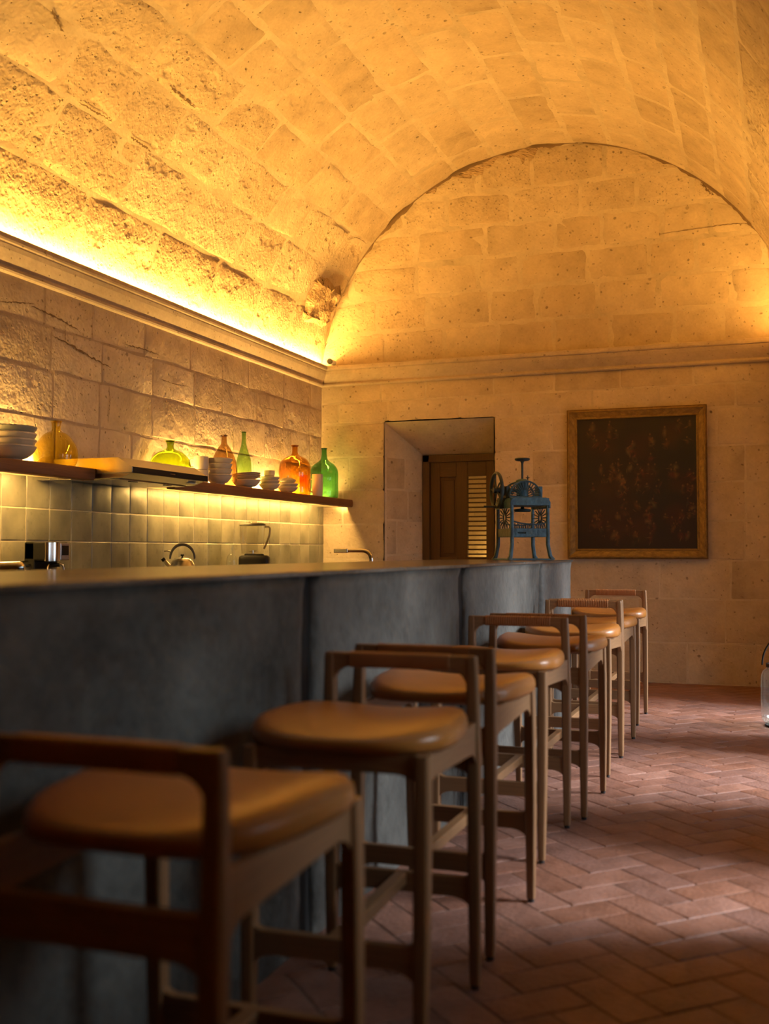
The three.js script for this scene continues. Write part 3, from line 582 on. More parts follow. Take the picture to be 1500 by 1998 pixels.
// ---------------------------------------------------------------- shelves, their lights, the extractor hood
const SX = -3.86, ST = 1.66;
function shelf(z0, z1, label) {
  const t = thing('wall_shelf', label, 'shelf', [0, 0, 0]);
  const plank = swapUV(rbox(-3.925 + 4.175, 0.035, z1 - z0, 0.003, (-4.175 - 3.925) / 2, ST - 0.0175, (z0 + z1) / 2));
  part('plank', plank, MAT.shelfWood, t);
  // front board with a worn uneven edge
  const rings = [], n = 70;
  for (let k = 0; k <= n; k++) { const z = z1 + (z0 - z1) * k / n, w = 0.006 * (vnoise(z * 9, 3, 1 << 10, 80) - 0.5), v = 0.004 * (vnoise(z * 12, 7, 1 << 10, 81) - 0.5); rings.push([[-3.925, 1.588 + v], [SX - 0.008 + w, 1.588 + v], [SX + w, 1.594 + v], [SX + 0.004 + w, 1.625], [SX + w, 1.654], [SX - 0.006 + w, 1.6605], [-3.925, 1.6605]].map(([x, y]) => V(x, y, z))); }
  part('front_board', loft(rings), MAT.shelfWood, t);
  part('end_plate', rbox(0.25, 0.004, 0.13, 0.001, -4.05, 1.588, z1 > -6 ? z0 + 0.08 : z0 + 0.1), MAT.steel, t);
  return t;
}
shelf(-5.39, -3.0, 'dark wooden wall shelf left of the extractor hood, holding big bowls and a yellow bottle');
shelf(-9.575, -6.305, 'dark wooden wall shelf right of the extractor hood, holding coloured bottles and stacked crockery');
for (const [z0, z1, where] of [[-5.22, -3.05, 'left'], [-9.56, -6.50, 'right']]) {
  const L = z1 - z0, zc = (z0 + z1) / 2;
  const a = thing('shelf_light_strip', `glowing warm light strip along the wall on top of the ${where} shelf`, 'light strip', [-4.150, ST + 0.0005, zc]);
  part('channel', box(-0.006, 0.006, 0, 0.003, -L / 2, L / 2), MAT.steel, a);
  part('diffuser', box(-0.004, 0.004, 0.003, 0.006, -L / 2, L / 2), MAT.glow, a);
  areaLight(WARM_SHELF, SHELF_UP, L, 0.012, [0, 0.0085, 0], [-0.3, 1, 0], [0, 0, 1], a);
  const b = thing('shelf_light_strip', `glowing warm light strip under the ${where} shelf behind its front board`, 'light strip', [-3.936, 1.6245, zc]);
  part('channel', box(-0.008, 0.008, -0.003, 0, -L / 2, L / 2), MAT.steel, b);
  part('diffuser', box(-0.006, 0.006, -0.006, -0.003, -L / 2, L / 2), MAT.glow, b);
  areaLight(WARM_SHELF, SHELF_DOWN, L, 0.012, [-0.001, -0.0085, 0], [-0.5, -1, 0], [0, 0, 1], b);
}
{
  const t = thing('extractor_hood', 'slim steel extractor hood mounted between the two shelves', 'hood', [0, 0, 0]);
  const z0 = -6.295, z1 = -5.40, L = z1 - z0, zc = (z0 + z1) / 2;
  const shell = poly([[-4.17, 1.632], [-3.604, 1.632], [-3.60, 1.636], [-3.60, 1.664], [-3.604, 1.668], [-3.70, 1.7265], [-4.17, 1.7265]]);
  part('shell', boxUV(extrude(shell, L, 0.002).translate(0, 0, zc)), MAT.steel, t);
  part('front_strip', rbox(0.006, 0.037, L - 0.004, 0.002, -3.599, 1.649, zc), MAT.blackPlastic, t);
  part('badge', box(-3.5965, -3.5955, 1.648, 1.653, zc - 0.03, zc + 0.03), MAT.steel, t);
  const tray = poly([[-4.15, 1.600], [-3.69, 1.603], [-3.615, 1.630], [-3.615, 1.6325], [-4.15, 1.6325]]);
  part('underside', boxUV(extrude(tray, L - 0.04, 0.001).translate(0, 0, zc)), MAT.steel, t);
  for (const s of [-1, 1]) { const f = part('grease_filter', rbox(0.34, 0.006, 0.38, 0.002, -3.90, 1.598, zc + s * 0.20), MAT.steel, t); part('grip', rbox(0.02, 0.006, 0.08, 0.002, -3.76, 1.594, zc + s * 0.20), MAT.blackPlastic, f); }
  part('light_cover', rbox(0.05, 0.004, 0.10, 0.001, -3.66, 1.612, z0 + 0.12).rotateZ(0), MAT.whitePlastic, t);
  part('switch', rbox(0.03, 0.008, 0.16, 0.003, -3.745, 1.7285, z0 + 0.45), MAT.blackPlastic, t);
}

// ---------------------------------------------------------------- glass on the shelves
const G = { yellow: tinted('honey yellow glass', 0.84, 0.72, 0.20), lime: tinted('lime glass', 0.47, 0.60, 0.05), brown: tinted('brown glass', 0.56, 0.42, 0.24), green: tinted('pale green glass', 0.46, 0.65, 0.32), amber: tinted('amber glass', 0.70, 0.45, 0.11), forest: tinted('forest green glass', 0.23, 0.50, 0.26), orange: tinted('orange glass', 0.96, 0.55, 0.12) };
function bottle(name, label, cat, at, pts, lip, glass, group, n = 60) {
  const t = thing(name, label, cat, at, 0, group);
  part('body', lathe([[0, 0.003], ...profile(pts, n)], 48), glass, t);
  const top = pts[pts.length - 1];
  part('lip', new THREE.TorusGeometry(lip[0], lip[1], 12, 32).rotateX(Math.PI / 2).translate(0, top[1], 0), glass, t);
  return t;
}
const GB = 'coloured glass bottles on the wall shelves', yb = ST + 0.003;
{
  const y = bottle('glass_demijohn', 'squat honey yellow glass bottle beside the big bowls on the left shelf', 'bottle', [-4.0, yb, -5.2], [[0.09, 0], [0.112, 0.006], [0.126, 0.04], [0.128, 0.08], [0.117, 0.125], [0.092, 0.165], [0.066, 0.193], [0.035, 0.208], [0.027, 0.218], [0.026, 0.245], [0.029, 0.262], [0.030, 0.268]], [0.029, 0.005], G.yellow, GB);
  y.children[0].geometry.scale(1, 1, 1);
  bottle('glass_demijohn', 'round lime green glass bottle half hidden behind the extractor hood', 'bottle', [-4.02, yb, -6.50], [[0.08, 0], [0.115, 0.008], [0.142, 0.05], [0.147, 0.10], [0.130, 0.155], [0.090, 0.196], [0.045, 0.216], [0.028, 0.228], [0.024, 0.248], [0.030, 0.272], [0.034, 0.279]], [0.033, 0.004], G.lime, GB);
  bottle('glass_bottle', 'brown teardrop glass bottle behind the tall stack of white bowls', 'bottle', [-4.045, yb, -7.33], [[0.07, 0], [0.085, 0.008], [0.102, 0.06], [0.105, 0.13], [0.095, 0.20], [0.073, 0.26], [0.045, 0.31], [0.026, 0.338], [0.022, 0.36], [0.021, 0.395], [0.023, 0.405]], [0.023, 0.005], G.brown, GB);
  bottle('wine_bottle', 'tall slim pale green glass bottle behind the tilted plates', 'bottle', [-4.09, yb, -7.745], [[0.05, 0], [0.061, 0.006], [0.063, 0.05], [0.063, 0.20], [0.058, 0.25], [0.042, 0.305], [0.026, 0.355], [0.019, 0.40], [0.017, 0.45], [0.018, 0.478]], [0.018, 0.004], G.green, GB);
  bottle('glass_demijohn', 'large amber glass demijohn with round shoulders on the right shelf', 'bottle', [-4.035, yb, -8.62], [[0.12, 0], [0.138, 0.006], [0.144, 0.04], [0.143, 0.15], [0.144, 0.23], [0.137, 0.275], [0.110, 0.320], [0.065, 0.347], [0.036, 0.362], [0.027, 0.385], [0.026, 0.430], [0.027, 0.445]], [0.028, 0.007], G.amber, GB);
  bottle('glass_demijohn', 'large forest green glass demijohn at the far right end of the shelf', 'bottle', [-4.035, yb, -9.28], [[0.11, 0], [0.130, 0.006], [0.137, 0.04], [0.136, 0.15], [0.136, 0.24], [0.127, 0.285], [0.098, 0.325], [0.060, 0.352], [0.036, 0.375], [0.027, 0.41], [0.025, 0.46], [0.026, 0.480]], [0.027, 0.005], G.forest, GB);
  bottle('glass_tumbler', 'narrow orange glass tumbler between the amber demijohn and the tall jug', 'glass', [-4.06, yb, -8.865], [[0.03, 0], [0.036, 0.006], [0.038, 0.10], [0.040, 0.195]], [0.040, 0.0015], G.orange);
}

// ---------------------------------------------------------------- crockery
function bowlGeo(r, h, foot, wall = 0.005) {
  return lathe([[0, 0.006], [foot * 0.82, 0.006], [foot * 0.86, 0], [foot, 0], [foot, 0.010], ...profile([[foot + 0.004, 0.012], [r * 0.72, h * 0.30], [r * 0.93, h * 0.66], [r, h - 0.010]], 16), [r + 0.003, h - 0.007], [r + 0.003, h], [r - wall * 0.4, h + 0.002], [r - wall, h], ...profile([[r * 0.93 - wall, h * 0.68], [r * 0.70 - wall, h * 0.36], [foot * 0.6, 0.018], [0, 0.015]], 16)], 48);
}
function bowlStack(name, at, r, h, foot, step, mats, words, group, cat = 'bowl') {
  const g = bowlGeo(r, h, foot);
  words.forEach((w, k) => {
    const m = part(numbered(name), g, mats[k % mats.length], scene);
    m.position.set(at[0] + rr(-0.002, 0.002), at[1] + k * step, at[2] + rr(-0.002, 0.002)); m.rotation.y = rr(0, 6);
    m.userData = { label: w, category: cat, group };
  });
}
const place = ['lowest of', 'second lowest of', 'second highest of', 'topmost of'];
bowlStack('serving_bowl', [-4.01, ST + 0.002, -4.80], 0.146, 0.085, 0.070, 0.036, [MAT.ceramic, MAT.ceramic, MAT.ceramic, MAT.ceramicGrey], place.map(p => `large bowl ${p} the stack at the left end of the left shelf`), 'large bowls stacked on the left shelf');
bowlStack('bowl', [-3.955, ST + 0.002, -7.09], 0.098, 0.078, 0.048, 0.041, [MAT.ceramic], place.map(p => `white bowl ${p} the stack at the right end of the hood`), 'white bowls stacked beside the hood');
bowlStack('bowl', [-3.965, ST + 0.002, -7.55], 0.112, 0.068, 0.050, 0.036, [MAT.ceramic], ['wide white bowl under the tilted plates on the right shelf'], undefined);
bowlStack('small_bowl', [-3.945, ST + 0.002, -7.93], 0.084, 0.056, 0.042, 0.030, [MAT.ceramic], ['lowest', 'middle', 'upper'].map(p => `small cream bowl, ${p} of three beneath the white cup on the shelf`), 'small cream bowls under a cup');
bowlStack('small_bowl', [-3.945, ST + 0.002, -8.29], 0.084, 0.052, 0.042, 0.030, [MAT.ceramic], ['lower', 'upper'].map(p => `small cream bowl, ${p} of two in front of the amber demijohn`), 'small cream bowls in front of the amber demijohn');
{
  const plate = lathe([[0, 0.004], [0.06, 0.004], [0.065, 0], [0.072, 0], [0.076, 0.005], [0.118, 0.016], [0.120, 0.018], [0.117, 0.0195], [0.075, 0.009], [0, 0.008]], 48);
  ['lowest', 'middle', 'topmost'].forEach((p, k) => {
    const m = part(numbered('plate'), plate, MAT.ceramic, scene);
    m.position.set(-3.965, ST + 0.0735 + k * 0.0125, -7.55); m.rotation.set(-0.02, 0, 0.055 + 0.02 * k);
    m.userData = { label: `white plate, ${p} of three lying tilted on a wide bowl`, category: 'plate', group: 'tilted plates on a bowl' };
  });
  function cup(name, label, cat, at, r, h, turn, mat = MAT.ceramic, handle = true) {
    const t = thing(name, label, cat, at, turn);
    part('body', lathe([[0, 0], [r * 0.8, 0], [r * 0.92, 0.006], [r, h * 0.3], [r, h], [r - 0.004, h + 0.001], [r - 0.006, h - 0.004], [r - 0.006, 0.012], [0, 0.008]], 40), mat, t);
    if (handle) part('handle', tube([[-r + 0.003, h * 0.78, 0], [-r - 0.022, h * 0.78, 0], [-r - 0.034, h * 0.5, 0], [-r - 0.024, h * 0.24, 0], [-r + 0.003, h * 0.2, 0]], 0.0055, 24, 8), mat, t);
    return t;
  }
  const A = Math.PI * 0.17;
  cup('mug', 'lower grey white mug of a pair stacked behind the right end of the hood', 'mug', [-4.03, ST + 0.002, -6.95], 0.056, 0.105, A);
  cup('mug', 'upper grey white mug of a pair stacked behind the right end of the hood', 'mug', [-4.03, ST + 0.1085, -6.95], 0.056, 0.100, A);
  cup('cup', 'plain white cup on top of the three small cream bowls', 'cup', [-3.945, ST + 0.1195, -7.93], 0.045, 0.052, 0, MAT.ceramic, false);
  cup('jug', 'tall cream jug with a side handle in front of the green demijohn', 'jug', [-3.945, ST + 0.002, -8.92], 0.050, 0.205, A);
  const lid = thing('lidded_pot', 'small cream lidded pot on the two bowls in front of the amber demijohn', 'pot', [-3.945, ST + 0.0855, -8.29]);
  part('pot', lathe([[0, 0], [0.05, 0], [0.066, 0.014], [0.070, 0.026], [0, 0.026]], 40), MAT.ceramic, lid);
  part('lid', lathe([[0.071, 0.026], [0.070, 0.032], [0.045, 0.046], [0.012, 0.052], [0.006, 0.056], [0.010, 0.064], [0.006, 0.070], [0, 0.071]], 40), MAT.ceramic, lid);
}

// ---------------------------------------------------------------- on the back counter
const KB = 0.9205;
{
  const t = thing('coffee_maker', 'black drip coffee machine with a rounded steel front and small display', 'coffee machine', [-3.87, KB, -4.975], Math.PI / 2);
  t.scale.set(0.84, 1, 0.7);
  // local front is +z (towards the room)
  part('housing', [rbox(0.25, 0.29, 0.10, 0.010, 0, 0.145, -0.07), rbox(0.25, 0.022, 0.23, 0.008, 0, 0.011, -0.005), rbox(0.25, 0.105, 0.20, 0.010, 0, 0.2375, -0.02)], MAT.blackPlastic, t);
  const curve = []; for (let i = 0; i <= 16; i++) { const a = Math.PI * i / 16; curve.push([0.075 * Math.cos(a) - 0.045, -0.05 * Math.sin(a)]); }
  part('steel_front', boxUV(new THREE.ExtrudeGeometry(poly(curve), { depth: 0.105, bevelEnabled: false }).rotateX(-Math.PI / 2).translate(0, 0.182, 0.075)), MAT.chrome, t);
  part('control_panel', rbox(0.10, 0.10, 0.05, 0.006, 0.075, 0.236, 0.07), MAT.steel, t);
  part('display', rbox(0.07, 0.055, 0.004, 0.001, 0.075, 0.242, 0.096), MAT.blackGlass, t);
  const c = part('carafe', lathe([[0, 0.024], [0.055, 0.024], [0.066, 0.05], [0.066, 0.09], [0.05, 0.13], [0.042, 0.15]], 32).translate(0.0, 0, 0.055), MAT.clearGlass, t);
  part('carafe_lid', lathe([[0, 0.172], [0.04, 0.170], [0.046, 0.150], [0, 0.150]], 32).translate(0, 0, 0.055), MAT.blackPlastic, c);
  for (const s of [-1, 1]) part('side_rail', tube([[s * 0.05, 0.168, 0.06], [s * 0.078, 0.155, 0.07], [s * 0.090, 0.11, 0.075], [s * 0.088, 0.05, 0.07]], 0.006, 24, 8), MAT.chrome, t);
}
{
  const t = thing('contact_grill', 'rounded steel contact grill with a ball knob at the left edge of the photo', 'grill', [-3.87, KB, -4.56], 0.52);
  part('base', rbox(0.30, 0.09, 0.26, 0.02, 0, 0.05, 0), MAT.blackPlastic, t);
  part('lid', rbox(0.31, 0.085, 0.27, 0.035, 0, 0.145, 0, 6), MAT.chrome, t);
  const k = part('knob_stem', rod([0.15, 0.135, 0], [0.172, 0.125, 0], 0.004), MAT.steel, t);
  part('knob', new THREE.SphereGeometry(0.010, 20, 14).translate(0.176, 0.123, 0), MAT.chrome, k);
  for (const [x, z] of [[-0.12, -0.1], [0.12, -0.1], [-0.12, 0.1], [0.12, 0.1]]) part('foot', new THREE.CylinderGeometry(0.012, 0.012, 0.008, 12).translate(x, 0.004, z), MAT.rubber, t);
}
{
  const t = thing('kettle', 'steel whistling kettle with a tall curved grey handle', 'kettle', [-3.86, KB, -6.41], 0.54);
  part('body', lathe(profile([[0.0, 0.002], [0.095, 0.004], [0.102, 0.02], [0.100, 0.07], [0.088, 0.13], [0.070, 0.170], [0.060, 0.180]], 40), 44), MAT.steel, t);
  const l = part('lid', lathe([[0.060, 0.180], [0.055, 0.187], [0.02, 0.195], [0, 0.196]], 36), MAT.steel, t);
  part('knob', lathe([[0.006, 0.195], [0.006, 0.203], [0.014, 0.208], [0.012, 0.216], [0, 0.218]], 20), MAT.blackPlastic, l);
  const s = part('spout', rod([-0.075, 0.115, 0], [-0.125, 0.175, 0], 0.018, 18, 0.011), MAT.steel, t);
  part('whistle', rod([-0.122, 0.172, 0], [-0.135, 0.188, 0], 0.015, 18), MAT.blackPlastic, s);
  const ring = [], n = 26;
  for (let i = 0; i <= n; i++) { const a = Math.PI * (1.02 - 1.04 * i / n), wide = 0.009 + 0.006 * Math.sin(Math.PI * i / n), r = 0.083; const cx = r * Math.cos(a), cy = 0.19 + 0.095 * Math.sin(a); ring.push(section(wide * 1.5, 0.020, 12, 0.7).map(([p, q]) => V(cx + p * Math.cos(a), cy + p * Math.sin(a), q))); }
  part('handle', loft(ring), M('grey handle', rgb(0.12, 0.115, 0.10), 0.35), t);
  part('whistle_lever', [tube([[-0.083, 0.235, 0], [-0.10, 0.24, 0], [-0.125, 0.238, 0]], 0.005, 12, 8)], MAT.steel, t);
}
{
  const t = thing('blender', 'jug blender with a clear square jar on a black motor base', 'blender', [-3.85, KB, -7.48], 0.40);
  part('motor_base', [loft([[0.235, 0.22, 0.0], [0.24, 0.225, 0.02], [0.24, 0.225, 0.17], [0.232, 0.215, 0.195], [0.20, 0.19, 0.205]].map(([w, d, y]) => section(w, d, 28, 0.3).map(([a, b]) => V(a, y, -b))))], MAT.blackPlastic, t);
  part('control_panel', rbox(0.085, 0.09, 0.006, 0.002, 0.04, 0.08, 0.102), MAT.blackGlass, t);
  part('side_trim', rbox(0.012, 0.13, 0.012, 0.003, 0.098, 0.08, 0.094), MAT.chrome, t);
  part('collar', rbox(0.15, 0.03, 0.14, 0.008, 0, 0.203, 0), MAT.blackPlastic, t);
  const jar = part('jar', loft([[0.17, 0.15, 0.218], [0.18, 0.16, 0.25], [0.19, 0.17, 0.34], [0.20, 0.18, 0.442]].map(([w, d, y]) => section(w, d, 32, 0.3).map(([a, b]) => V(a - 0.015, y, -b))), false), tinted('clear jar plastic', 0.88, 0.87, 0.82), t);
  part('blade', [rod([-0.045, 0.235, 0.0], [0.015, 0.240, 0], 0.003), rod([-0.015, 0.235, -0.03], [-0.015, 0.240, 0.03], 0.003), rod([-0.015, 0.218, 0], [-0.015, 0.245, 0], 0.008)], MAT.chrome, jar);
  part('jar_handle', tube([[0.083, 0.43, 0.02], [0.118, 0.425, 0.02], [0.120, 0.38, 0.02], [0.095, 0.30, 0.02], [0.075, 0.255, 0.02]], 0.008, 30, 10), tinted('smoky clear plastic', 0.55, 0.5, 0.42), jar);
  const lid = part('lid', [loft([[0.205, 0.185, 0.440], [0.205, 0.185, 0.450], [0.18, 0.16, 0.458]].map(([w, d, y]) => section(w, d, 32, 0.3).map(([a, b]) => V(a - 0.015, y, -b))))], M('grey rubber lid', rgb(0.10, 0.095, 0.075), 0.5), t);
  part('lid_cap', lathe([[0.036, 0.458], [0.034, 0.474], [0, 0.476]], 28).translate(-0.015, 0, 0), tinted('clear cap', 0.8, 0.78, 0.7), lid);
}
{
  const t = thing('glass_cruet', 'small clear glass bottle with a stopper beside the blender', 'bottle', [-3.87, KB, -7.14]);
  part('body', lathe([[0, 0.002], ...profile([[0.034, 0.0], [0.038, 0.01], [0.038, 0.17], [0.030, 0.20], [0.014, 0.225], [0.012, 0.255], [0.015, 0.262]], 30)], 32), MAT.clearGlass, t);
  part('stopper', lathe([[0.010, 0.245], [0.011, 0.263], [0.008, 0.270], [0.017, 0.285], [0.010, 0.298], [0, 0.300]], 24), MAT.clearGlass, t);
}
{
  const t = thing('tap', 'chrome tap with a long straight spout behind the bar counter', 'tap', [-2.60, 0.9005, -6.80]);
  part('base_ring', new THREE.CylinderGeometry(0.026, 0.028, 0.012, 28).translate(0, 0.006, 0), MAT.chrome, t);
  part('riser', tube([[0, 0.01, 0], [0, 0.10, 0], [0, 0.175, 0], [-0.004, 0.215, 0], [-0.020, 0.245, 0], [-0.050, 0.260, 0], [-0.09, 0.263, 0], [-0.18, 0.263, 0]], 0.0140, 60, 18), MAT.chrome, t);
  part('spout_end', rbox(0.105, 0.031, 0.033, 0.006, -0.225, 0.261, 0), MAT.chrome, t);
  part('lever', [rod([0, 0.06, 0.012], [0, 0.065, 0.055], 0.006)], MAT.chrome, t);
}

// ---------------------------------------------------------------- antique iron press on the bar
{
  const t = thing('iron_press', 'antique blue cast iron hand press with a flywheel on the far end of the bar', 'press', [-1.535, BH, -6.78], 33 * Math.PI / 180);
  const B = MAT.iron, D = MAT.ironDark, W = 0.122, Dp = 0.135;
  part('base_frame', [rbox(0.31, 0.010, 0.028, 0.003, 0, 0.006, Dp + 0.012), rbox(0.31, 0.010, 0.028, 0.003, 0, 0.006, -Dp - 0.012), rbox(0.028, 0.010, 0.30, 0.003, W + 0.02, 0.006, 0), rbox(0.028, 0.010, 0.30, 0.003, -W - 0.02, 0.006, 0)], B, t);
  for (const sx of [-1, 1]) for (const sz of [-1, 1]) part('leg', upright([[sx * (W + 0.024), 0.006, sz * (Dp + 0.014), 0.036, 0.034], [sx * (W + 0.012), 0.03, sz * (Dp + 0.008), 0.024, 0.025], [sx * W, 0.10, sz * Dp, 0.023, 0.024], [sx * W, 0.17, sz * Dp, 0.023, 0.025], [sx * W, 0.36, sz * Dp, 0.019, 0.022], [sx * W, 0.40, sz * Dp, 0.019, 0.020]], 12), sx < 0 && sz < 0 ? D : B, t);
  // front and back plates with toothed upper edges
  for (const sz of [-1, 1]) {
    const sh = poly([[-W, 0.150], [W, 0.150], [W, 0.205], [-W, 0.205]]);
    const slot = new THREE.Path(); slot.moveTo(-0.085, 0.172); slot.lineTo(-0.03, 0.172); slot.lineTo(-0.03, 0.180); slot.lineTo(-0.085, 0.180); slot.closePath(); sh.holes.push(slot);
    part('plate', boxUV(extrude(sh, 0.014, 0.002)).translate(0, 0, sz * Dp), B, t);
    const bars = [];
    for (let i = 0; i < 15; i++) { const x = -0.105 + i * 0.015; bars.push(rod([x, 0.203, sz * Dp], [x * 0.96 + 0.004 * Math.sin(i * 2.1), 0.240 - 0.012 * Math.cos(x * 14), sz * Dp], 0.0030, 6)); }
    bars.push(tube([[-W, 0.252, sz * Dp], [-0.06, 0.238, sz * Dp], [0.06, 0.232, sz * Dp], [W, 0.246, sz * Dp]], 0.0045, 20, 8));
    part('lattice', bars, B, t);
  }
  // side frames of radiating bars
  for (const sx of [-1, 1]) {
    const x = sx * W, bars = [];
    for (let i = 0; i < 16; i++) { const a = 2 * Math.PI * i / 16; bars.push(rod([x, 0.275 + 0.024 * Math.sin(a), 0.024 * Math.cos(a)], [x, 0.275 + 0.070 * Math.sin(a), 0.118 * Math.cos(a)], 0.0040, 6)); }
    bars.push(new THREE.TorusGeometry(0.024, 0.005, 8, 24).rotateY(Math.PI / 2).translate(x, 0.275, 0));
    bars.push(rbox(0.012, 0.055, 2 * Dp, 0.003, x, 0.178, 0), rbox(0.012, 0.018, 2 * Dp, 0.003, x, 0.352, 0));
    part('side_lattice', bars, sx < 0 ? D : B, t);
  }
  // arched apron under the plates and the platform with rolled shoulders
  const top = poly([[-0.137, 0.335], [-0.137, 0.375], [-0.125, 0.396], [-0.108, 0.404], [0.108, 0.404], [0.125, 0.396], [0.137, 0.375], [0.137, 0.335], [0.122, 0.335], [0.122, 0.352], [-0.122, 0.352], [-0.122, 0.335]]);
  part('platform', boxUV(extrude(top, 2 * Dp + 0.03, 0.004)), B, t);
  part('pressing_disc', lathe([[0, 0.350], [0.010, 0.350], [0.012, 0.338], [0.052, 0.332], [0.056, 0.324], [0.050, 0.316], [0, 0.316]], 36), D, t);
  // sunburst arches carrying the gear housing
  for (const z of [-0.07, 0.055]) {
    const bars = [new THREE.TorusGeometry(0.100, 0.006, 8, 40, Math.PI).scale(1.08, 0.98, 1).translate(0, 0.416, z), rbox(0.22, 0.010, 0.012, 0.002, 0, 0.409, z)];
    for (let i = 0; i <= 16; i++) { const a = Math.PI * i / 16; bars.push(rod([0.045 * Math.cos(a), 0.416 + 0.04 * Math.sin(a), z], [0.104 * Math.cos(a), 0.416 + 0.095 * Math.sin(a), z], 0.0034, 6)); }
    part('sunburst_arch', bars, B, t);
  }
  part('end_block', rbox(0.026, 0.078, 0.08, 0.004, 0.112, 0.443, 0.0), B, t);
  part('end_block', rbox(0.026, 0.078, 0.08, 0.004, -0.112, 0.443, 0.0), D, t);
  part('gear_housing', lathe([[0, 0.402], [0.042, 0.402], [0.044, 0.412], [0.039, 0.418], [0.039, 0.505], [0.043, 0.510], [0.043, 0.520], [0.030, 0.528], [0.014, 0.532], [0, 0.532]], 36), B, t);
  const sp = part('spindle', lathe([[0.0075, 0.53], [0.0075, 0.63], [0.010, 0.640], [0.016, 0.650], [0, 0.650]], 24), D, t);
  part('hand_disc', lathe([[0, 0.645], [0.016, 0.647], [0.040, 0.650], [0.049, 0.656], [0.050, 0.663], [0.046, 0.668], [0, 0.670]], 40), D, sp);
  const oil = part('oil_cup', lathe([[0.004, 0.52], [0.004, 0.538], [0.014, 0.540], [0.014, 0.543], [0.003, 0.545], [0.003, 0.556], [0, 0.557]], 16).translate(0.045, 0, -0.02), D, t);
  // flywheel at the side
  const wx = -0.178, wy = 0.455, R2 = 0.112, wheel = part('flywheel', [new THREE.TorusGeometry(R2, 0.0095, 12, 56).scale(1, 1, 1.25).rotateY(Math.PI / 2).translate(wx, wy, 0)], D, t);
  for (let i = 0; i < 5; i++) { const a = 2 * Math.PI * i / 5 + 0.4, c = Math.cos, s = Math.sin; part('spoke', tube([[wx, wy + 0.012 * s(a), 0.012 * c(a)], [wx, wy + 0.06 * s(a + 0.22), 0.06 * c(a + 0.22)], [wx, wy + R2 * s(a + 0.1), R2 * c(a + 0.1)]], 0.0055, 16, 8), D, wheel); }
  part('hub', rod([wx - 0.022, wy, 0], [wx + 0.022, wy, 0], 0.019, 20), D, wheel);
  part('axle', rod([wx, wy, 0], [-0.03, wy, 0], 0.010, 16), D, t);
  const pin = part('pinion', new THREE.CylinderGeometry(0.036, 0.036, 0.018, 20).rotateZ(Math.PI / 2).translate(-0.140, 0.452, 0), D, t);
  const cr = part('crank', rod([wx - 0.002, wy - R2 + 0.004, 0.012], [wx - 0.09, wy - R2 + 0.004, 0.012], 0.007, 14), D, wheel);
  part('bracket', rbox(0.05, 0.07, 0.05, 0.006, -0.142, 0.37, 0), D, t);
}

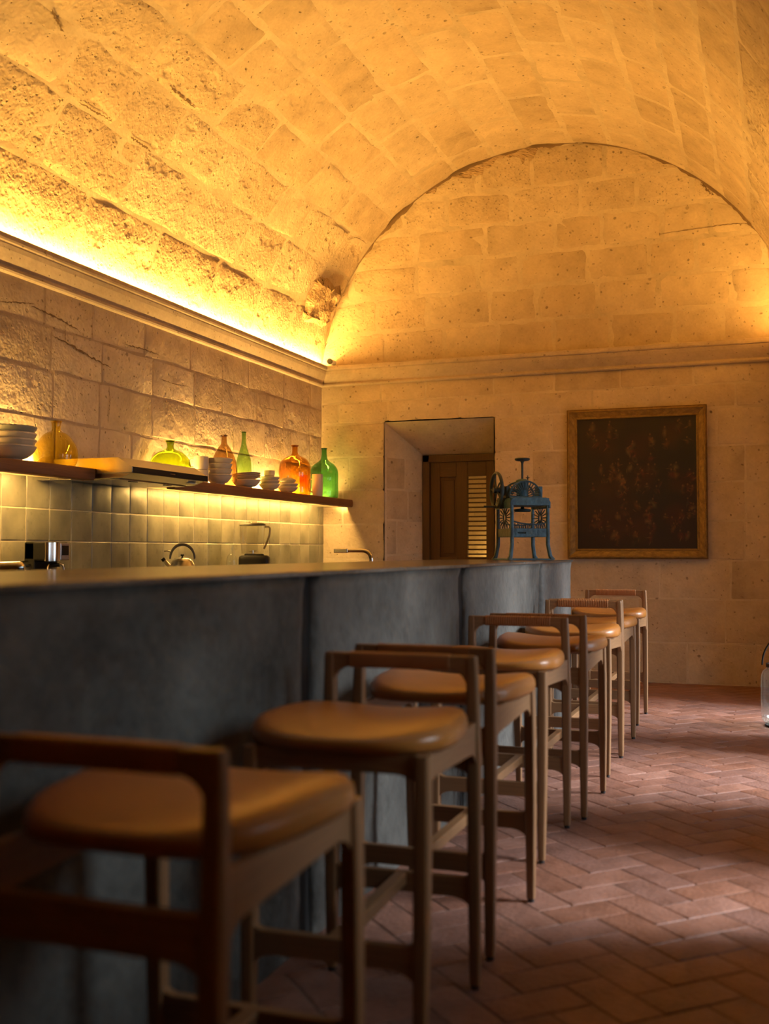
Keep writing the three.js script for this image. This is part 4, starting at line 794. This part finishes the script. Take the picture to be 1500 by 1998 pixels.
// ---------------------------------------------------------------- painting, security camera, lantern
{
  const x0 = -1.737, x1 = -0.537, y0 = 1.098, y1 = 2.428, zw = ZB + 0.012;
  const t = thing('framed_painting', 'dark old painting with many faint figures in a worn gold frame', 'painting', [(x0 + x1) / 2, (y0 + y1) / 2, zw]);
  const w = (x1 - x0) / 2, h = (y1 - y0) / 2;
  const prof = [[0, 0], [0, 0.040], [0.006, 0.046], [0.014, 0.046], [0.018, 0.038], [0.026, 0.036], [0.062, 0.024], [0.068, 0.029], [0.076, 0.029], [0.082, 0.018], [0.082, 0]];
  const rail = (P, Q) => loft([prof.map(p => P(...p)), prof.map(p => Q(...p))]);
  const sides = [
    [(a, z) => V(-w + a, -h + a, z), (a, z) => V(-w + a, h - a, z)], [(a, z) => V(-w + a, h - a, z), (a, z) => V(w - a, h - a, z)],
    [(a, z) => V(w - a, h - a, z), (a, z) => V(w - a, -h + a, z)], [(a, z) => V(w - a, -h + a, z), (a, z) => V(-w + a, -h + a, z)]];
  for (const [P, Q] of sides) { const g = rail(P, Q); g.computeVertexNormals(); part('frame_rail', g, MAT.gilt, t); }
  for (const [P, Q] of sides) { const g = loft([[[-0.001, 0], [-0.001, 0.034], [-0.010, 0.034], [-0.010, 0]], [[-0.001, 0], [-0.001, 0.034], [-0.010, 0.034], [-0.010, 0]]].map((r, i) => r.map(p => (i ? Q : P)(...p)))); g.computeVertexNormals(); part('frame_edge', g, MAT.giltDark, t); }
  const cv = document.createElement('canvas'); cv.width = 900; cv.height = 1000;
  const c = cv.getContext('2d'); c.fillStyle = 'rgb(38,24,18)'; c.fillRect(0, 0, 900, 1000);
  const blot = (x, y, rx, ry, a, col) => { c.save(); c.translate(x, y); c.rotate(a); c.scale(rx, ry); const g = c.createRadialGradient(0, 0, 0, 0, 0, 1); g.addColorStop(0, `rgba(${col},0.85)`); g.addColorStop(0.6, `rgba(${col},0.4)`); g.addColorStop(1, `rgba(${col},0)`); c.fillStyle = g; c.beginPath(); c.arc(0, 0, 1, 0, 7); c.fill(); c.restore(); };
  blot(620, 500, 260, 520, 0, '24,26,26'); blot(850, 250, 220, 300, 0, '26,28,26'); blot(250, 760, 300, 260, 0, '52,24,20');
  const groups = [[200, 170, 110, 110, 9], [480, 220, 110, 110, 8], [760, 140, 110, 90, 6], [250, 480, 150, 140, 14], [520, 470, 120, 100, 11], [780, 480, 90, 100, 9], [250, 800, 150, 140, 14], [490, 790, 90, 150, 13], [760, 770, 120, 140, 12]];
  const tones = ['112,64,34', '128,82,42', '98,44,30', '78,54,34', '122,96,62', '104,38,32', '62,58,48'];
  for (const [gx, gy, sx, sy, n] of groups) { for (let k = 0; k < 5; k++) blot(gx + rr(-1, 1) * sx * 0.6, gy + rr(-1, 1) * sy * 0.6, rr(50, 110), rr(50, 120), rr(-1, 1), pick(['58,30,20', '64,40,22', '54,26,22'])); for (let k = 0; k < n; k++) {
    const x = gx + rr(-1, 1) * sx, y = gy + rr(-1, 1) * sy;
    blot(x, y, rr(14, 32), rr(22, 54), rr(-0.8, 0.8), pick(tones));
    blot(x + rr(-4, 4), y - rr(24, 44), 10, 12, 0, '140,94,54');
    for (let q = 0; q < 3; q++) blot(x + rr(-26, 26), y + rr(-20, 40), rr(3, 6), rr(14, 34), rr(-1.6, 1.6), pick(tones));
    if (rnd() < 0.5) blot(x + rr(-18, 18), y + rr(-8, 30), rr(10, 24), rr(12, 32), rr(-1, 1), '24,18,15');
  } }
  const tex = new THREE.CanvasTexture(cv); tex.colorSpace = THREE.SRGBColorSpace;
  const paint = M('old dark oil paint', rgb(0.62, 0.62, 0.62), 0.62, { map: tex });
  part('canvas', new THREE.BoxGeometry(2 * w - 0.15, 2 * h - 0.15, 0.012).translate(0, 0, 0.012), paint, t);
}
{
  const t = thing('security_camera', 'small white and black security camera on the cornice in the far corner', 'camera', [-4.055, 2.9805, -9.505], 0.05);
  part('mount', lathe([[0, 0], [0.022, 0], [0.022, 0.005], [0.009, 0.010], [0.008, 0.020], [0, 0.020]], 24).translate(0.004, 0, -0.02), MAT.whitePlastic, t);
  part('body', [rod([0, 0.036, 0.048], [0.006, 0.036, -0.045], 0.027, 28)], MAT.whitePlastic, t);
  part('lens', [rod([0, 0.036, 0.060], [0, 0.036, 0.047], 0.0278, 28)], MAT.blackPlastic, t);
}
{
  const t = thing('lantern', 'large clear glass lantern with a black wire handle on the floor at the right edge', 'lantern', [0.072, 0.0005, -7.50]);
  part('base', lathe([[0, 0], [0.13, 0], [0.14, 0.006], [0.135, 0.012], [0, 0.012]], 40), MAT.blackPlastic, t);
  part('glass', lathe(profile([[0.10, 0.013], [0.135, 0.022], [0.158, 0.05], [0.161, 0.09], [0.161, 0.30], [0.156, 0.345], [0.135, 0.375], [0.105, 0.390]], 50), 48), M('grey clear glass', rgb(0.82, 0.86, 0.84), 0.05, { transmission: 1, thickness: 0, ior: 1.5 }), t);
  part('rim', lathe([[0.100, 0.386], [0.128, 0.390], [0.128, 0.412], [0.100, 0.412], [0.100, 0.386]], 40), MAT.blackPlastic, t);
  const h = []; for (let i = 0; i <= 20; i++) { const a = Math.PI * i / 20; h.push([-0.150 * Math.cos(a), 0.40 + 0.20 * Math.sin(a), 0]); }
  part('handle', tube(h, 0.006, 40, 10), MAT.blackPlastic, t);
}
renderer.render(scene, camera);
